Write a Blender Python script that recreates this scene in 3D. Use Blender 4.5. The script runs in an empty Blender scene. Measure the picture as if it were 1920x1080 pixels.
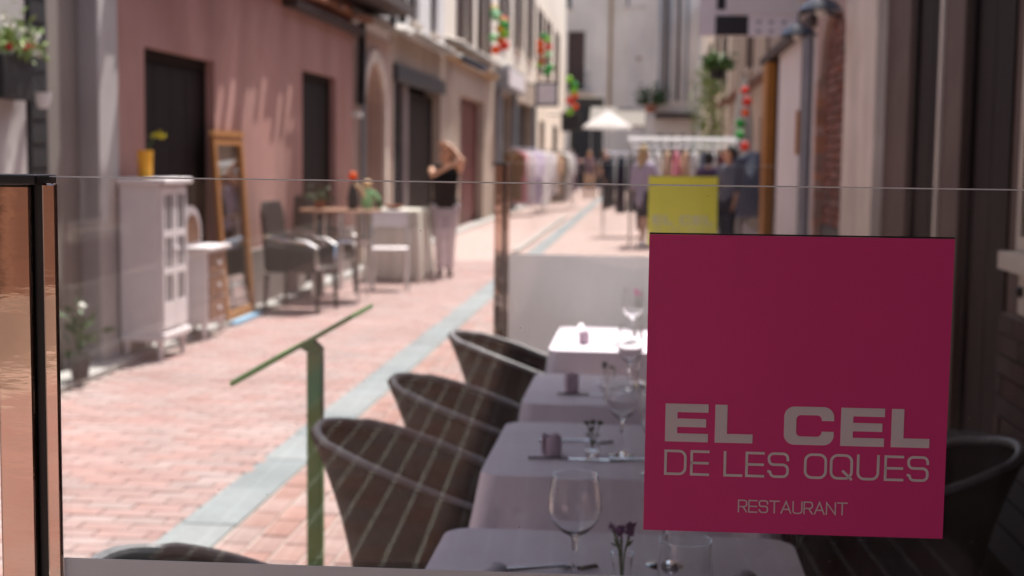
import bpy, bmesh, math, random
from mathutils import Vector, Matrix
random.seed(7)
PI = math.pi
scn = bpy.context.scene
COL = scn.collection

# ------------------------------------------------------------------ camera
YAW, PITCH, ROLL = math.radians(5.43), math.radians(5.3), math.radians(0.72)
fw = Vector((-math.sin(YAW)*math.cos(PITCH), math.cos(YAW)*math.cos(PITCH), -math.sin(PITCH)))
r0 = Vector((math.cos(YAW), math.sin(YAW), 0)); u0 = r0.cross(fw)
rt = math.cos(ROLL)*r0 + math.sin(ROLL)*u0; up = -math.sin(ROLL)*r0 + math.cos(ROLL)*u0
cd = bpy.data.cameras.new('camera'); cam = bpy.data.objects.new('camera', cd); COL.objects.link(cam)
m = Matrix((rt, up, -fw)).transposed().to_4x4(); m.translation = (0, 0, 1.5); cam.matrix_world = m
cd.sensor_width = 36; cd.lens = 49.69; cd.clip_start = 0.02; cd.clip_end = 600
cd.dof.use_dof = True; cd.dof.focus_distance = 1.47; cd.dof.aperture_fstop = 6.2
scn.camera = cam
# ------------------------------------------------------------------ sky, sun, exposure
SUN_EL, SUN_AZ = math.radians(65), math.radians(22)      # azimuth: to the right of the street axis (+Y)
w = bpy.data.worlds.new('World'); scn.world = w; w.use_nodes = True
nt = w.node_tree; bg = nt.nodes['Background']; sky = nt.nodes.new('ShaderNodeTexSky')
sky.sky_type = 'NISHITA'; sky.sun_disc = False; sky.sun_elevation = SUN_EL; sky.sun_rotation = SUN_AZ; sky.dust_density = 3.2; sky.ozone_density = .6; sky.air_density = .9
nt.links.new(sky.outputs[0], bg.inputs[0]); bg.inputs[1].default_value = 0.13
sl = bpy.data.lights.new('sun', 'SUN'); sl.energy = 4.2; sl.angle = math.radians(0.5); sl.color = (1, .96, .90)
so = bpy.data.objects.new('sun', sl); COL.objects.link(so)
sd = Vector((math.sin(SUN_AZ)*math.cos(SUN_EL), math.cos(SUN_AZ)*math.cos(SUN_EL), math.sin(SUN_EL)))
so.rotation_euler = sd.to_track_quat('Z', 'Y').to_euler(); so.location = (0, 0, 30)
vs = scn.view_settings; vs.view_transform = 'Standard'; vs.look = 'None'; vs.exposure = 1.05; vs.gamma = 1

# ------------------------------------------------------------------ helpers
MATS = {}
def mat(name, c, rough=.75, c2=None, ns=3., bump=None, metal=0., spec=.4, island=0., sheen=0., detail=6., streak=None, transl=0., stain=None, bstreak=None):
    """principled material: base colour c blended by noise with c2, optional fine bump"""
    if name in MATS: return MATS[name]
    M = bpy.data.materials.new(name); M.use_nodes = True; MATS[name] = M
    N = M.node_tree.nodes; L = M.node_tree.links; B = N['Principled BSDF']
    B.inputs['Roughness'].default_value = rough; B.inputs['Metallic'].default_value = metal
    B.inputs['Specular IOR Level'].default_value = spec; B.inputs['Sheen Weight'].default_value = sheen
    tc = N.new('ShaderNodeTexCoord')
    if c2 is None: c2 = tuple(v*.8 for v in c)
    mp = N.new('ShaderNodeMapping'); L.new(tc.outputs['Object'], mp.inputs[0])
    if streak: mp.inputs['Scale'].default_value = streak
    nz = N.new('ShaderNodeTexNoise'); nz.inputs['Scale'].default_value = ns; nz.inputs['Detail'].default_value = detail
    L.new(mp.outputs[0], nz.inputs['Vector'])
    rp = N.new('ShaderNodeMapRange'); rp.inputs[1].default_value = .32; rp.inputs[2].default_value = .68
    L.new(nz.outputs['Fac'], rp.inputs[0])
    mx = N.new('ShaderNodeMix'); mx.data_type = 'RGBA'
    mx.inputs[6].default_value = (*c, 1); mx.inputs[7].default_value = (*c2, 1)
    L.new(rp.outputs[0], mx.inputs[0]); out = mx.outputs[2]
    if island:
        ge = N.new('ShaderNodeNewGeometry'); oi = N.new('ShaderNodeObjectInfo')
        ad = N.new('ShaderNodeMath'); ad.operation = 'ADD'; L.new(ge.outputs['Random Per Island'], ad.inputs[0]); L.new(oi.outputs['Random'], ad.inputs[1])
        fr = N.new('ShaderNodeMath'); fr.operation = 'FRACT'; L.new(ad.outputs[0], fr.inputs[0])
        hs = N.new('ShaderNodeHueSaturation')
        r1 = N.new('ShaderNodeMapRange'); r1.inputs[3].default_value = 1-island; r1.inputs[4].default_value = 1+island; L.new(fr.outputs[0], r1.inputs[0]); L.new(r1.outputs[0], hs.inputs['Value'])
        m3 = N.new('ShaderNodeMath'); m3.operation = 'MULTIPLY'; m3.inputs[1].default_value = 7.31; L.new(fr.outputs[0], m3.inputs[0])
        f3 = N.new('ShaderNodeMath'); f3.operation = 'FRACT'; L.new(m3.outputs[0], f3.inputs[0])
        r2 = N.new('ShaderNodeMapRange'); r2.inputs[3].default_value = .75; r2.inputs[4].default_value = 1.25; L.new(f3.outputs[0], r2.inputs[0]); L.new(r2.outputs[0], hs.inputs['Saturation'])
        L.new(out, hs.inputs['Color']); out = hs.outputs[0]
    if stain:                                           # old dirt and wear, fixed in the place
        ge2 = N.new('ShaderNodeNewGeometry'); m4 = N.new('ShaderNodeMapping'); m4.inputs['Scale'].default_value = stain[0]; L.new(ge2.outputs['Position'], m4.inputs[0])
        n4 = N.new('ShaderNodeTexNoise'); n4.inputs['Scale'].default_value = 1; n4.inputs['Detail'].default_value = 7; n4.inputs['Roughness'].default_value = .62; L.new(m4.outputs[0], n4.inputs['Vector'])
        r4 = N.new('ShaderNodeMapRange'); r4.inputs[1].default_value = .35; r4.inputs[2].default_value = .65; r4.inputs[3].default_value = 1-stain[1]; r4.inputs[4].default_value = 1+stain[1]*.4; L.new(n4.outputs['Fac'], r4.inputs[0])
        h4 = N.new('ShaderNodeHueSaturation'); L.new(r4.outputs[0], h4.inputs['Value']); L.new(out, h4.inputs['Color']); out = h4.outputs[0]
    L.new(out, B.inputs['Base Color'])
    if transl:
        tl = N.new('ShaderNodeBsdfTranslucent'); L.new(out, tl.inputs[0]); ms = N.new('ShaderNodeMixShader'); ms.inputs[0].default_value = transl
        L.new(B.outputs[0], ms.inputs[1]); L.new(tl.outputs[0], ms.inputs[2]); L.new(ms.outputs[0], N['Material Output'].inputs[0])
    if bump:
        n2 = N.new('ShaderNodeTexNoise'); n2.inputs['Scale'].default_value = bump[0]; n2.inputs['Detail'].default_value = 5
        mb_ = N.new('ShaderNodeMapping'); mb_.inputs['Scale'].default_value = bstreak or (1, 1, 1); L.new(tc.outputs['Object'], mb_.inputs[0]); L.new(mb_.outputs[0], n2.inputs['Vector'])
        bp = N.new('ShaderNodeBump'); bp.inputs['Strength'].default_value = bump[1]; bp.inputs['Distance'].default_value = bump[2] if len(bump) > 2 else .01
        L.new(n2.outputs['Fac'], bp.inputs['Height']); L.new(bp.outputs[0], B.inputs['Normal'])
    return M

def thin_glass(name, tint=(1, 1, 1), f0=.04, dust=0.):
    M = bpy.data.materials.new(name); M.use_nodes = True; N = M.node_tree.nodes; L = M.node_tree.links
    N.remove(N['Principled BSDF']); tr = N.new('ShaderNodeBsdfTransparent'); gl = N.new('ShaderNodeBsdfGlossy')
    tr.inputs[0].default_value = (*tint, 1); gl.inputs['Roughness'].default_value = 0.0
    lw = N.new('ShaderNodeLayerWeight'); lw.inputs[0].default_value = .5
    pw = N.new('ShaderNodeMath'); pw.operation = 'POWER'; pw.inputs[1].default_value = 5; L.new(lw.outputs['Facing'], pw.inputs[0])
    ma = N.new('ShaderNodeMath'); ma.operation = 'MULTIPLY_ADD'; ma.inputs[1].default_value = 1-f0; ma.inputs[2].default_value = f0; L.new(pw.outputs[0], ma.inputs[0])
    mx = N.new('ShaderNodeMixShader'); L.new(ma.outputs[0], mx.inputs[0]); L.new(tr.outputs[0], mx.inputs[1]); L.new(gl.outputs[0], mx.inputs[2])
    out = mx.outputs[0]
    if dust:
        tc = N.new('ShaderNodeTexCoord'); mp = N.new('ShaderNodeMapping'); mp.inputs['Scale'].default_value = (5, 5, 2.2); L.new(tc.outputs['Object'], mp.inputs[0])
        nz = N.new('ShaderNodeTexNoise'); nz.inputs['Scale'].default_value = 1.6; nz.inputs['Detail'].default_value = 9; nz.inputs['Roughness'].default_value = .7; L.new(mp.outputs[0], nz.inputs['Vector'])
        rp = N.new('ShaderNodeMapRange'); rp.inputs[1].default_value = .45; rp.inputs[2].default_value = .8; rp.inputs[3].default_value = 0; rp.inputs[4].default_value = dust; L.new(nz.outputs['Fac'], rp.inputs[0])
        vo = N.new('ShaderNodeTexVoronoi'); vo.inputs['Scale'].default_value = 26; L.new(tc.outputs['Object'], vo.inputs['Vector'])
        r2 = N.new('ShaderNodeMapRange'); r2.inputs[1].default_value = .03; r2.inputs[2].default_value = .02; r2.inputs[3].default_value = 0; r2.inputs[4].default_value = .35; L.new(vo.outputs['Distance'], r2.inputs[0])
        ad = N.new('ShaderNodeMath'); ad.operation = 'MAXIMUM'; L.new(rp.outputs[0], ad.inputs[0]); L.new(r2.outputs[0], ad.inputs[1])
        df = N.new('ShaderNodeBsdfDiffuse'); df.inputs[0].default_value = (.6, .57, .54, 1); m2 = N.new('ShaderNodeMixShader'); L.new(ad.outputs[0], m2.inputs[0]); L.new(out, m2.inputs[1]); L.new(df.outputs[0], m2.inputs[2]); out = m2.outputs[0]
    L.new(out, N['Material Output'].inputs[0]); MATS[name] = M; return M

def real_glass(name):
    M = bpy.data.materials.new(name); M.use_nodes = True; N = M.node_tree.nodes; L = M.node_tree.links
    N.remove(N['Principled BSDF']); g = N.new('ShaderNodeBsdfGlass'); g.inputs['IOR'].default_value = 1.48; g.inputs['Roughness'].default_value = 0
    L.new(g.outputs[0], N['Material Output'].inputs[0]); MATS[name] = M; return M

def frosted(name, c):
    M = bpy.data.materials.new(name); M.use_nodes = True; N = M.node_tree.nodes; L = M.node_tree.links
    B = N['Principled BSDF']; B.inputs['Base Color'].default_value = (*c, 1); B.inputs['Roughness'].default_value = .35
    t = N.new('ShaderNodeBsdfTranslucent'); t.inputs[0].default_value = (.75, .73, .71, 1)
    mx = N.new('ShaderNodeMixShader'); mx.inputs[0].default_value = .38
    L.new(B.outputs[0], mx.inputs[1]); L.new(t.outputs[0], mx.inputs[2]); L.new(mx.outputs[0], N['Material Output'].inputs[0]); MATS[name] = M; return M

def thing(name, label, cat, loc=(0, 0, 0), rz=0., group=None):
    o = bpy.data.objects.new(name, None); COL.objects.link(o); o.empty_display_size = .1
    o.location = loc; o.rotation_euler = (0, 0, rz); o['label'] = label; o['category'] = cat
    if group: o['group'] = group
    return o
def tag(o, label, cat, group=None):
    o['label'] = label; o['category'] = cat
    if group: o['group'] = group
    return o
def root_of(o):
    while o.parent: o = o.parent
    return o

class MB:
    def __init__(s): s.v = []; s.f = []; s.sm = []
    def add(s, v, f, smooth=False):
        k = len(s.v); s.v += [tuple(p) for p in v]; s.f += [tuple(i+k for i in q) for q in f]; s.sm += [smooth]*len(f); return s
    def box(s, x0, x1, y0, y1, z0, z1):
        return s.add([(x0,y0,z0),(x1,y0,z0),(x1,y1,z0),(x0,y1,z0),(x0,y0,z1),(x1,y0,z1),(x1,y1,z1),(x0,y1,z1)],
                     [(0,3,2,1),(4,5,6,7),(0,1,5,4),(1,2,6,5),(2,3,7,6),(3,0,4,7)])
    def bar(s, p0, p1, wx, wy):
        """rectangular bar from p0 to p1"""
        p0 = Vector(p0); p1 = Vector(p1); d = (p1-p0).normalized(); a = d.orthogonal().normalized() if abs(d.z) < .99 else Vector((1,0,0))
        if abs(d.z) < .99: a = d.cross(Vector((0,0,1))).normalized()
        b = d.cross(a); c = [a*wx/2+b*wy/2, -a*wx/2+b*wy/2, -a*wx/2-b*wy/2, a*wx/2-b*wy/2]
        return s.add([p0+q for q in c]+[p1+q for q in c], [(3,2,1,0),(4,5,6,7)]+[(i,(i+1)%4,(i+1)%4+4,i+4) for i in range(4)])
    def tube(s, pts, r, n=8, closed=False, flat=1.):
        pts = [Vector(p) for p in pts]; k = len(pts); rs = r if isinstance(r, (list, tuple)) else [r]*k
        rings = []; ref = None
        for i, p in enumerate(pts):
            a = pts[(i-1) % k] if (closed or i) else p; b = pts[(i+1) % k] if (closed or i < k-1) else p
            d = (b-a).normalized()
            if ref is None: ref = Vector((0,0,1)) if abs(d.z) < .9 else Vector((1,0,0))
            x = d.cross(ref)
            if x.length < 1e-4: x = d.orthogonal()
            x.normalize(); y = x.cross(d).normalized(); ref = y
            rings.append([p + (x*math.cos(t)*flat + y*math.sin(t))*rs[i] for t in [2*PI*j/n for j in range(n)]])
        v = [q for g in rings for q in g]; f = []
        for i in range(k if closed else k-1):
            for j in range(n):
                a = i*n; b = ((i+1) % k)*n; f.append((a+j, a+(j+1) % n, b+(j+1) % n, b+j))
        s.add(v, f, True)
        if not closed: s.add(rings[0], [tuple(range(n))[::-1]]); s.add(rings[-1], [tuple(range(n))])
        return s
    def lathe(s, prof, c=(0,0,0), n=20, cap=True):
        v = []; f = []
        for r, z in prof:
            for j in range(n): t = 2*PI*j/n; v.append((c[0]+r*math.cos(t), c[1]+r*math.sin(t), c[2]+z))
        for i in range(len(prof)-1):
            for j in range(n): f.append((i*n+j, i*n+(j+1) % n, (i+1)*n+(j+1) % n, (i+1)*n+j))
        s.add(v, f, True)
        if cap:
            if prof[0][0] > 1e-4: s.add(v[:n], [tuple(range(n))[::-1]])
            if prof[-1][0] > 1e-4: s.add(v[-n:], [tuple(range(n))])
        return s
    def ball(s, c, r, n=12, sz=(1,1,1)):
        prof = [(math.sin(PI*i/(n//2+1)), -math.cos(PI*i/(n//2+1))) for i in range(0, n//2+2)]
        v = []; f = []
        k = len(prof)
        for a, z in prof:
            for j in range(n): t = 2*PI*j/n; v.append((c[0]+r*sz[0]*a*math.cos(t), c[1]+r*sz[1]*a*math.sin(t), c[2]+r*sz[2]*z))
        for i in range(k-1):
            for j in range(n): f.append((i*n+j, i*n+(j+1) % n, (i+1)*n+(j+1) % n, (i+1)*n+j))
        return s.add(v, f, True)
    def prism(s, poly, fn, t0, t1):
        """polygon (2-D list) extruded: fn(u,v,t) -> xyz"""
        n = len(poly); v = [fn(u, q, t0) for u, q in poly]+[fn(u, q, t1) for u, q in poly]
        return s.add(v, [tuple(range(n))[::-1], tuple(range(n, 2*n))]+[(i, (i+1) % n, (i+1) % n+n, i+n) for i in range(n)])
    def leaf(s, p, d, L, W):
        p = Vector(p); d = Vector(d).normalized(); x = d.cross(Vector((random.gauss(0,1), random.gauss(0,1), random.gauss(0,1))))
        x.normalize(); n = d.cross(x)
        return s.add([p, p+d*L*.45+x*W/2+n*W*.15, p+d*L, p+d*L*.45-x*W/2+n*W*.15], [(0,1,2,3)])
    def build(s, name, material, parent=None, world=False, bevel=0, kind=None, subsurf=0):
        me = bpy.data.meshes.new(name); off = Vector((0,0,0))
        if world and parent: off = root_of(parent).location
        me.from_pydata([Vector(p)-off for p in s.v], [], s.f); me.update()
        bm = bmesh.new(); bm.from_mesh(me); bmesh.ops.remove_doubles(bm, verts=bm.verts, dist=1e-5)
        big = [f for f in bm.faces if len(f.verts) > 4]
        if big: bmesh.ops.triangulate(bm, faces=big)
        bmesh.ops.recalc_face_normals(bm, faces=bm.faces); bm.to_mesh(me); bm.free()
        if any(s.sm):
            me.shade_smooth()
            try: me.set_sharp_from_angle(angle=math.radians(38))
            except Exception: pass
        o = bpy.data.objects.new(name, me); COL.objects.link(o)
        me.materials.append(MATS[material] if isinstance(material, str) else material)
        if parent: o.parent = parent
        if kind: o['kind'] = kind
        if bevel:
            b = o.modifiers.new('bevel', 'BEVEL'); b.width = bevel; b.segments = 2; b.limit_method = 'ANGLE'
        if subsurf:
            b = o.modifiers.new('subsurf', 'SUBSURF'); b.levels = subsurf; b.render_levels = subsurf
        return o
def box(name, material, parent, *a, world=True, bevel=0): return MB().box(*a).build(name, material, parent, world=world, bevel=bevel)

# ------------------------------------------------------------------ materials
mat('paver', (.345, .245, .232), .85, (.30, .20, .186), 9, (90, .35, .004), island=.07, spec=.2, stain=((.9, .9, .9), .14))
mat('paver_brown', (.32, .218, .20), .85, (.28, .178, .16), 9, (90, .35, .004), island=.07, spec=.2, stain=((.9, .9, .9), .14))
mat('joint_sand', (.43, .36, .33), .95, (.37, .305, .28), 14, (120, .4))
mat('paver_dark', (.25, .158, .135), .85, (.21, .125, .105), 9, (90, .35, .004), island=.10, spec=.2, stain=((.9, .9, .9), .15))
mat('joint_pale', (.66, .63, .55), .95, (.58, .55, .48), 14)
mat('granite', (.20, .228, .238), .75, (.175, .198, .207), 16, (140, .25, .003), island=.08, stain=((1.3, 1.3, 1.3), .15))
mat('kerb_stone', (.36, .345, .33), .8, (.30, .285, .27), 8, (60, .3), island=.08)
mat('far_ground', (.30, .25, .22), .9)
mat('pink_plaster', (.42, .245, .215), .9, (.36, .19, .162), 1.3, (45, .35, .012), spec=.2, stain=((1, 1.6, .35), .16))
mat('pink_upper', (.42, .20, .15), .9, (.35, .16, .12), 1.7, (45, .3))
mat('plinth_grey', (.24, .20, .19), .9, (.18, .14, .13), 3, (30, .5))
mat('grey_plaster', (.22, .19, .17), .9, (.18, .155, .14), 1.5, (40, .3))
mat('pale_plaster', (.45, .42, .41), .9, (.38, .35, .34), 1.5, (40, .3), stain=((1, 1.6, .35), .16))
mat('white_plaster', (.68, .65, .63), .9, (.60, .57, .55), 1.2, (40, .25))
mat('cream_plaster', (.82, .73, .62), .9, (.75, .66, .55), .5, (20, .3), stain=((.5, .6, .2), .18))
mat('bay_plaster', (.78, .70, .63), .9, (.70, .62, .55), .6, (20, .3), stain=((.5, .6, .2), .2))
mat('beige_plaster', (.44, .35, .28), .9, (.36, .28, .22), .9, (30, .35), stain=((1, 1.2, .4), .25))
mat('ochre_plaster', (.42, .29, .17), .9, (.34, .22, .12), 1.2, (30, .35))
mat('stone_beige', (.66, .58, .50), .8, (.56, .48, .41), 3, (50, .3), stain=((1, 3, .5), .15))
mat('stone_brown', (.105, .068, .054), .8, (.078, .05, .04), 3, (50, .3))
mat('brick_red', (.20, .085, .06), .9, (.14, .055, .04), 9, (70, .4), island=.25)
mat('mortar', (.16, .12, .10), .95)
mat('brick_pale', (.42, .25, .18), .9, (.34, .19, .13), 9, (70, .4), island=.15)
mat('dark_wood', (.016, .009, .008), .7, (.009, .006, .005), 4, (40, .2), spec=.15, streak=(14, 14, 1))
mat('brown_wood', (.10, .055, .04), .6, (.065, .035, .025), 4, (30, .2), streak=(14, 14, 1))
mat('red_door', (.12, .022, .022), .5, (.09, .016, .016), 3)
mat('timber_dark', (.07, .045, .04), .8, (.04, .028, .025), 4, (30, .4))
mat('roof_tile', (.36, .19, .12), .9, (.24, .13, .09), 8, (50, .4), island=.2)
mat('tile_grey', (.48, .44, .40), .9, (.32, .29, .26), 8, (50, .4), island=.15)
mat('black_metal', (.012, .012, .013), .4, (.02, .02, .02), 6, metal=.2)
mat('black_iron', (.02, .02, .022), .55)
mat('grey_metal', (.30, .31, .33), .45, metal=.5)
mat('dark_grey', (.05, .05, .055), .6)
mat('steel_polished', (.54, .40, .33), .05, (.48, .34, .27), 2, (3, .045, .01), metal=1., bstreak=(1.5, 1.5, 6))
mat('chrome', (.75, .75, .76), .15, metal=1.)
mat('aluminium', (.65, .65, .66), .35, metal=.9)
thin_glass('pane_glass', (.965, .97, .968), .042, .06)
thin_glass('window_glass', (.35, .37, .38), .06)
real_glass('crystal')
frosted('frosted_film', (.90, .91, .915))
mat('sign_magenta', (.73, .047, .22), .38, (.69, .043, .208), 5, (1.5, .05, .02), spec=.4)
mat('sign_lime', (.80, .75, .10), .5, (.77, .72, .095), 2, spec=.3)
mat('letter_grey', (.74, .66, .65), .5, (.70, .62, .61), 5)
mat('letter_far', (.66, .65, .42), .5)
mat('wicker_dark', (.008, .006, .0055), .7, (.014, .011, .0095), 60, (160, .8, .006), spec=.12)
mat('wicker_brown', (.026, .015, .013), .7, (.016, .010, .009), 60, (160, .8, .006))
mat('rim_grey', (.19, .185, .195), .42, (.14, .137, .145), 40, (150, .5, .003))
mat('cushion_black', (.010, .010, .011), .9, (.014, .014, .015), 20, (200, .2))
mat('cloth_white', (.82, .75, .83), .9, (.77, .69, .78), 2, (7, .5, .03), sheen=.2)
mat('cloth_under', (.62, .50, .58), .9, (.55, .44, .52), 2, (9, .35, .02), sheen=.2)
mat('cloth_cream', (.84, .80, .72), .9, (.76, .72, .63), 3, transl=.3)
mat('napkin', (.64, .49, .58), .9, (.56, .42, .50), 8, (300, .2))
mat('napkin_pale', (.66, .60, .66), .9, (.60, .54, .60), 8, (300, .2))
mat('silver', (.72, .71, .70), .18, metal=1.)
mat('green_metal', (.085, .26, .045), .45, (.07, .215, .04), 5, spec=.5)
mat('green_sunlit', (.22, .60, .16), .4, (.2, .55, .15), 4, transl=.4)
mat('leaf_green', (.06, .13, .03), .6, (.09, .17, .04), 9)
mat('leaf_dark', (.035, .075, .025), .6, (.055, .10, .03), 9)
mat('leaf_pale', (.24, .33, .10), .6, (.18, .27, .08), 9)
mat('flower_white', (.75, .74, .68), .7)
mat('flower_red', (.62, .03, .06), .7)
mat('flower_pink', (.75, .10, .38), .7)
mat('flower_purple', (.20, .07, .20), .8, (.28, .11, .27), 40)
mat('flower_yellow', (.62, .55, .03), .7)
mat('pot_black', (.018, .017, .017), .6)
mat('pot_orange', (.70, .28, .02), .6, (.72, .42, .04), 14)
mat('pot_terracotta', (.30, .11, .06), .8)
mat('paint_white', (.74, .69, .70), .55, (.68, .63, .64), 5, (30, .15))
mat('wood_orange', (.36, .16, .045), .6, (.27, .11, .03), 5, (30, .2), streak=(10, 10, 1))
mat('wood_table', (.24, .12, .07), .5, (.18, .085, .05), 5, streak=(2, 14, 1))
mat('sign_orange', (.42, .18, .03), .6, (.34, .14, .025), 3)
mat('blue_tile', (.20, .42, .62), .5)
mat('mirror', (.50, .50, .50), .04, metal=1.)
mat('skin', (.62, .38, .27), .55, (.57, .34, .23), 6)
mat('skin_tan', (.55, .31, .20), .55, (.50, .27, .17), 6)
mat('canvas_white', (.85, .85, .85), .8, (.82, .82, .82), 3, transl=.7)
mat('brick_dark', (.06, .032, .026), .9, (.045, .024, .02), 9, (70, .4), island=.25)
mat('arch_plaster', (.40, .29, .245), .9, (.34, .24, .20), 2, (40, .3))
mat('glass_edge', (.85, .86, .85), .2, spec=.6)
mat('hair_brown', (.10, .055, .03), .6, (.16, .09, .045), 30)
mat('hair_blond', (.42, .30, .16), .6, (.33, .22, .11), 30)
mat('hair_black', (.015, .012, .011), .6)
mat('shoe_brown', (.11, .055, .04), .6)
mat('shoe_white', (.7, .7, .7), .6)
for n_, c_ in dict(black=(.014,.014,.016), lilac=(.95,.89,.95), navy=(.020,.028,.055), white=(.90,.88,.87), beige=(.80,.62,.46), pink=(.82,.38,.46), greyblue=(.19,.21,.27), purple=(.12,.07,.17), lavender=(.62,.57,.74), darkred=(.20,.03,.035), tan=(.34,.22,.13), stone=(.42,.38,.34), teal=(.03,.07,.08), mauve=(.34,.24,.30)).items():
    mat('fabric_'+n_, c_, .9, tuple(v*.85 for v in c_), 7, (60, .3, .01), sheen=.15, transl=.5)
for n_, c_ in dict(orange=(.85,.16,.01), red=(.75,.05,.02), yellow=(.80,.52,.05), lime=(.32,.62,.05), green=(.05,.45,.08), mint=(.45,.75,.45), cream=(.80,.62,.40)).items():
    mat('ball_'+n_, c_, .5, tuple(v*.85 for v in c_), 5, transl=.4)

# brick texture paving for the receding part of the street
def far_paving():
    M = bpy.data.materials.new('far_paving'); M.use_nodes = True; N = M.node_tree.nodes; L = M.node_tree.links; B = N['Principled BSDF']; B.inputs['Roughness'].default_value = .85
    tc = N.new('ShaderNodeTexCoord'); br = N.new('ShaderNodeTexBrick'); L.new(tc.outputs['Object'], br.inputs[0])
    br.inputs['Color1'].default_value = (.37, .255, .235, 1); br.inputs['Color2'].default_value = (.31, .20, .18, 1); br.inputs['Mortar'].default_value = (.43, .375, .33, 1)
    br.inputs['Scale'].default_value = 1; br.inputs['Brick Width'].default_value = .21; br.inputs['Row Height'].default_value = .108; br.inputs['Mortar Size'].default_value = .005
    L.new(br.outputs[0], B.inputs['Base Color']); MATS['far_paving'] = M
far_paving()

# ------------------------------------------------------------------ the ground and the street
def struct(o): o['kind'] = 'structure'; return o
struct(MB().add([(-300,-300,-.05),(300,-300,-.05),(300,300,-.05),(-300,300,-.05)], [(0,1,2,3)]).build('ground', 'far_ground'))
street = struct(MB().add([(-4.2,-9.5,-.009),(2.4,-9.5,-.009),(2.4,20.2,-.009),(-4.2,20.2,-.009)], [(0,1,2,3)]).build('street', 'joint_sand'))
struct(MB().add([(-8,20.2,-.004),(8,20.2,-.004),(8,76,-.004),(-8,76,-.004)], [(0,1,2,3)]).build('street_far', 'far_paving'))
struct(MB().add([(-8,-40,-.012),(8,-40,-.012),(8,-9.5,-.012),(-8,-9.5,-.012)], [(0,1,2,3)]).build('street_behind', 'far_paving'))
STRIP0, STRIP1 = -1.875, -1.625
struct(MB().add([(-1.63,-9.5,-.0055),(2.4,-9.5,-.0055),(2.4,1,-.0055),(-1.63,1,-.0055)], [(0,1,2,3)]).build('street_joints', 'joint_pale'))
def paver_shape(lx, ly):
    b = .004; z = 0; hx, hy = lx/2, ly/2
    v = [(-hx,-hy,-.03),(hx,-hy,-.03),(hx,hy,-.03),(-hx,hy,-.03),(-hx,-hy,z-b),(hx,-hy,z-b),(hx,hy,z-b),(-hx,hy,z-b),(-hx+b,-hy+b,z),(hx-b,-hy+b,z),(hx-b,hy-b,z),(-hx+b,hy-b,z)]
    f = [(8,9,10,11)]+[(i,(i+1)%4,(i+1)%4+4,i+4) for i in range(4)]+[(i+4,(i+1)%4+4,(i+1)%4+8,i+8) for i in range(4)]
    return v, f
PA = paver_shape(.200, .100); PB = paver_shape(.112, .226)
spots = []
closers = []; y = -9.4; r = 0
while y < 20.1:                                   # left field: courses run across the street
    x = -3.60 - (r % 2)*.104
    while x < STRIP0-.11:
        if x > -3.66: spots.append((0, x+.104, y))
        x += .208
    e = STRIP0-.002-max(s_[1]+.104 for s_ in spots[-12:] if s_[2] == y)
    if e > .03: closers.append((STRIP0-.002-e/2, y, e))
    y += .108; r += 1
x = STRIP1+.062; c = 0
while x < 2.3:                                    # right field: courses run along the street
    y = -9.4 + (c % 2)*.119
    while y < 20.1: spots.append((1, x, y)); y += .238
    x += .1235; c += 1
def shows(s): return s[2] > 4.75 and s[1] > -.41*s[2] and s[1] < -1.0
single = set(sorted([i for i, s in enumerate(spots) if shows(s)], key=lambda i: spots[i][2])[:300])
pm = []
for nm, (v, f) in (('paver', PA), ('paver', PB)):
    me = bpy.data.meshes.new(nm); me.from_pydata(v, [], f); me.materials.append(MATS['paver_brown' if pm else 'paver']); pm.append(me)
rest = [MB(), MB(), MB()]
for x, y, e in closers: pv, pf = paver_shape(e-.006, .1); rest[0].add([(x+p[0], y+p[1], p[2]-.001) for p in pv], pf)
for i, (k, x, y) in enumerate(spots):
    dz = random.uniform(-.0022, .0018); a = random.gauss(0, .008); tx = random.gauss(0, .008)
    if i in single:
        o = bpy.data.objects.new('paver', pm[k]); o.location = (x, y, dz); o.rotation_euler = (tx, 0, a); o.parent = street; COL.objects.link(o)
    else:
        ca, sa = math.cos(a), math.sin(a)
        rest[2 if (k and y < 1) else k].add([(x+p[0]*ca-p[1]*sa, y+p[0]*sa+p[1]*ca, p[2]+dz+p[1]*tx) for p in (PA, PB)[k][0]], (PA, PB)[k][1])
for q, m_ in zip(rest, ('paver', 'paver_brown', 'paver_dark')): q.build('paver_field', m_, street, kind='stuff')
# granite drain strip and stone edging: slabs one by one
def slabs(name, m_, x0, x1, y0, y1, L_, z=.002):
    w_ = x1-x0; n = int((y1-y0)/L_); me = None
    for i in range(n):
        yy = y0+i*L_
        if me is None:
            o = MB().box(-w_/2, w_/2, -L_/2+.004, L_/2-.004, -.03, 0).build(name, m_, street); me = o.data
        else: o = bpy.data.objects.new(name, me); COL.objects.link(o); o.parent = street
        o.location = ((x0+x1)/2+random.gauss(0,.0015), yy+L_/2, z+random.uniform(-.002,.002))
slabs('strip_slab', 'granite', STRIP0+.01, STRIP1-.008, -9.4, 62, .62)
slabs('edging_slab', 'kerb_stone', -3.86, -3.62, -3, 62, .9, .035)
slabs('channel_slab', 'kerb_stone', -2.10, -2.0, 22, 36, .9, .045)

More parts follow.
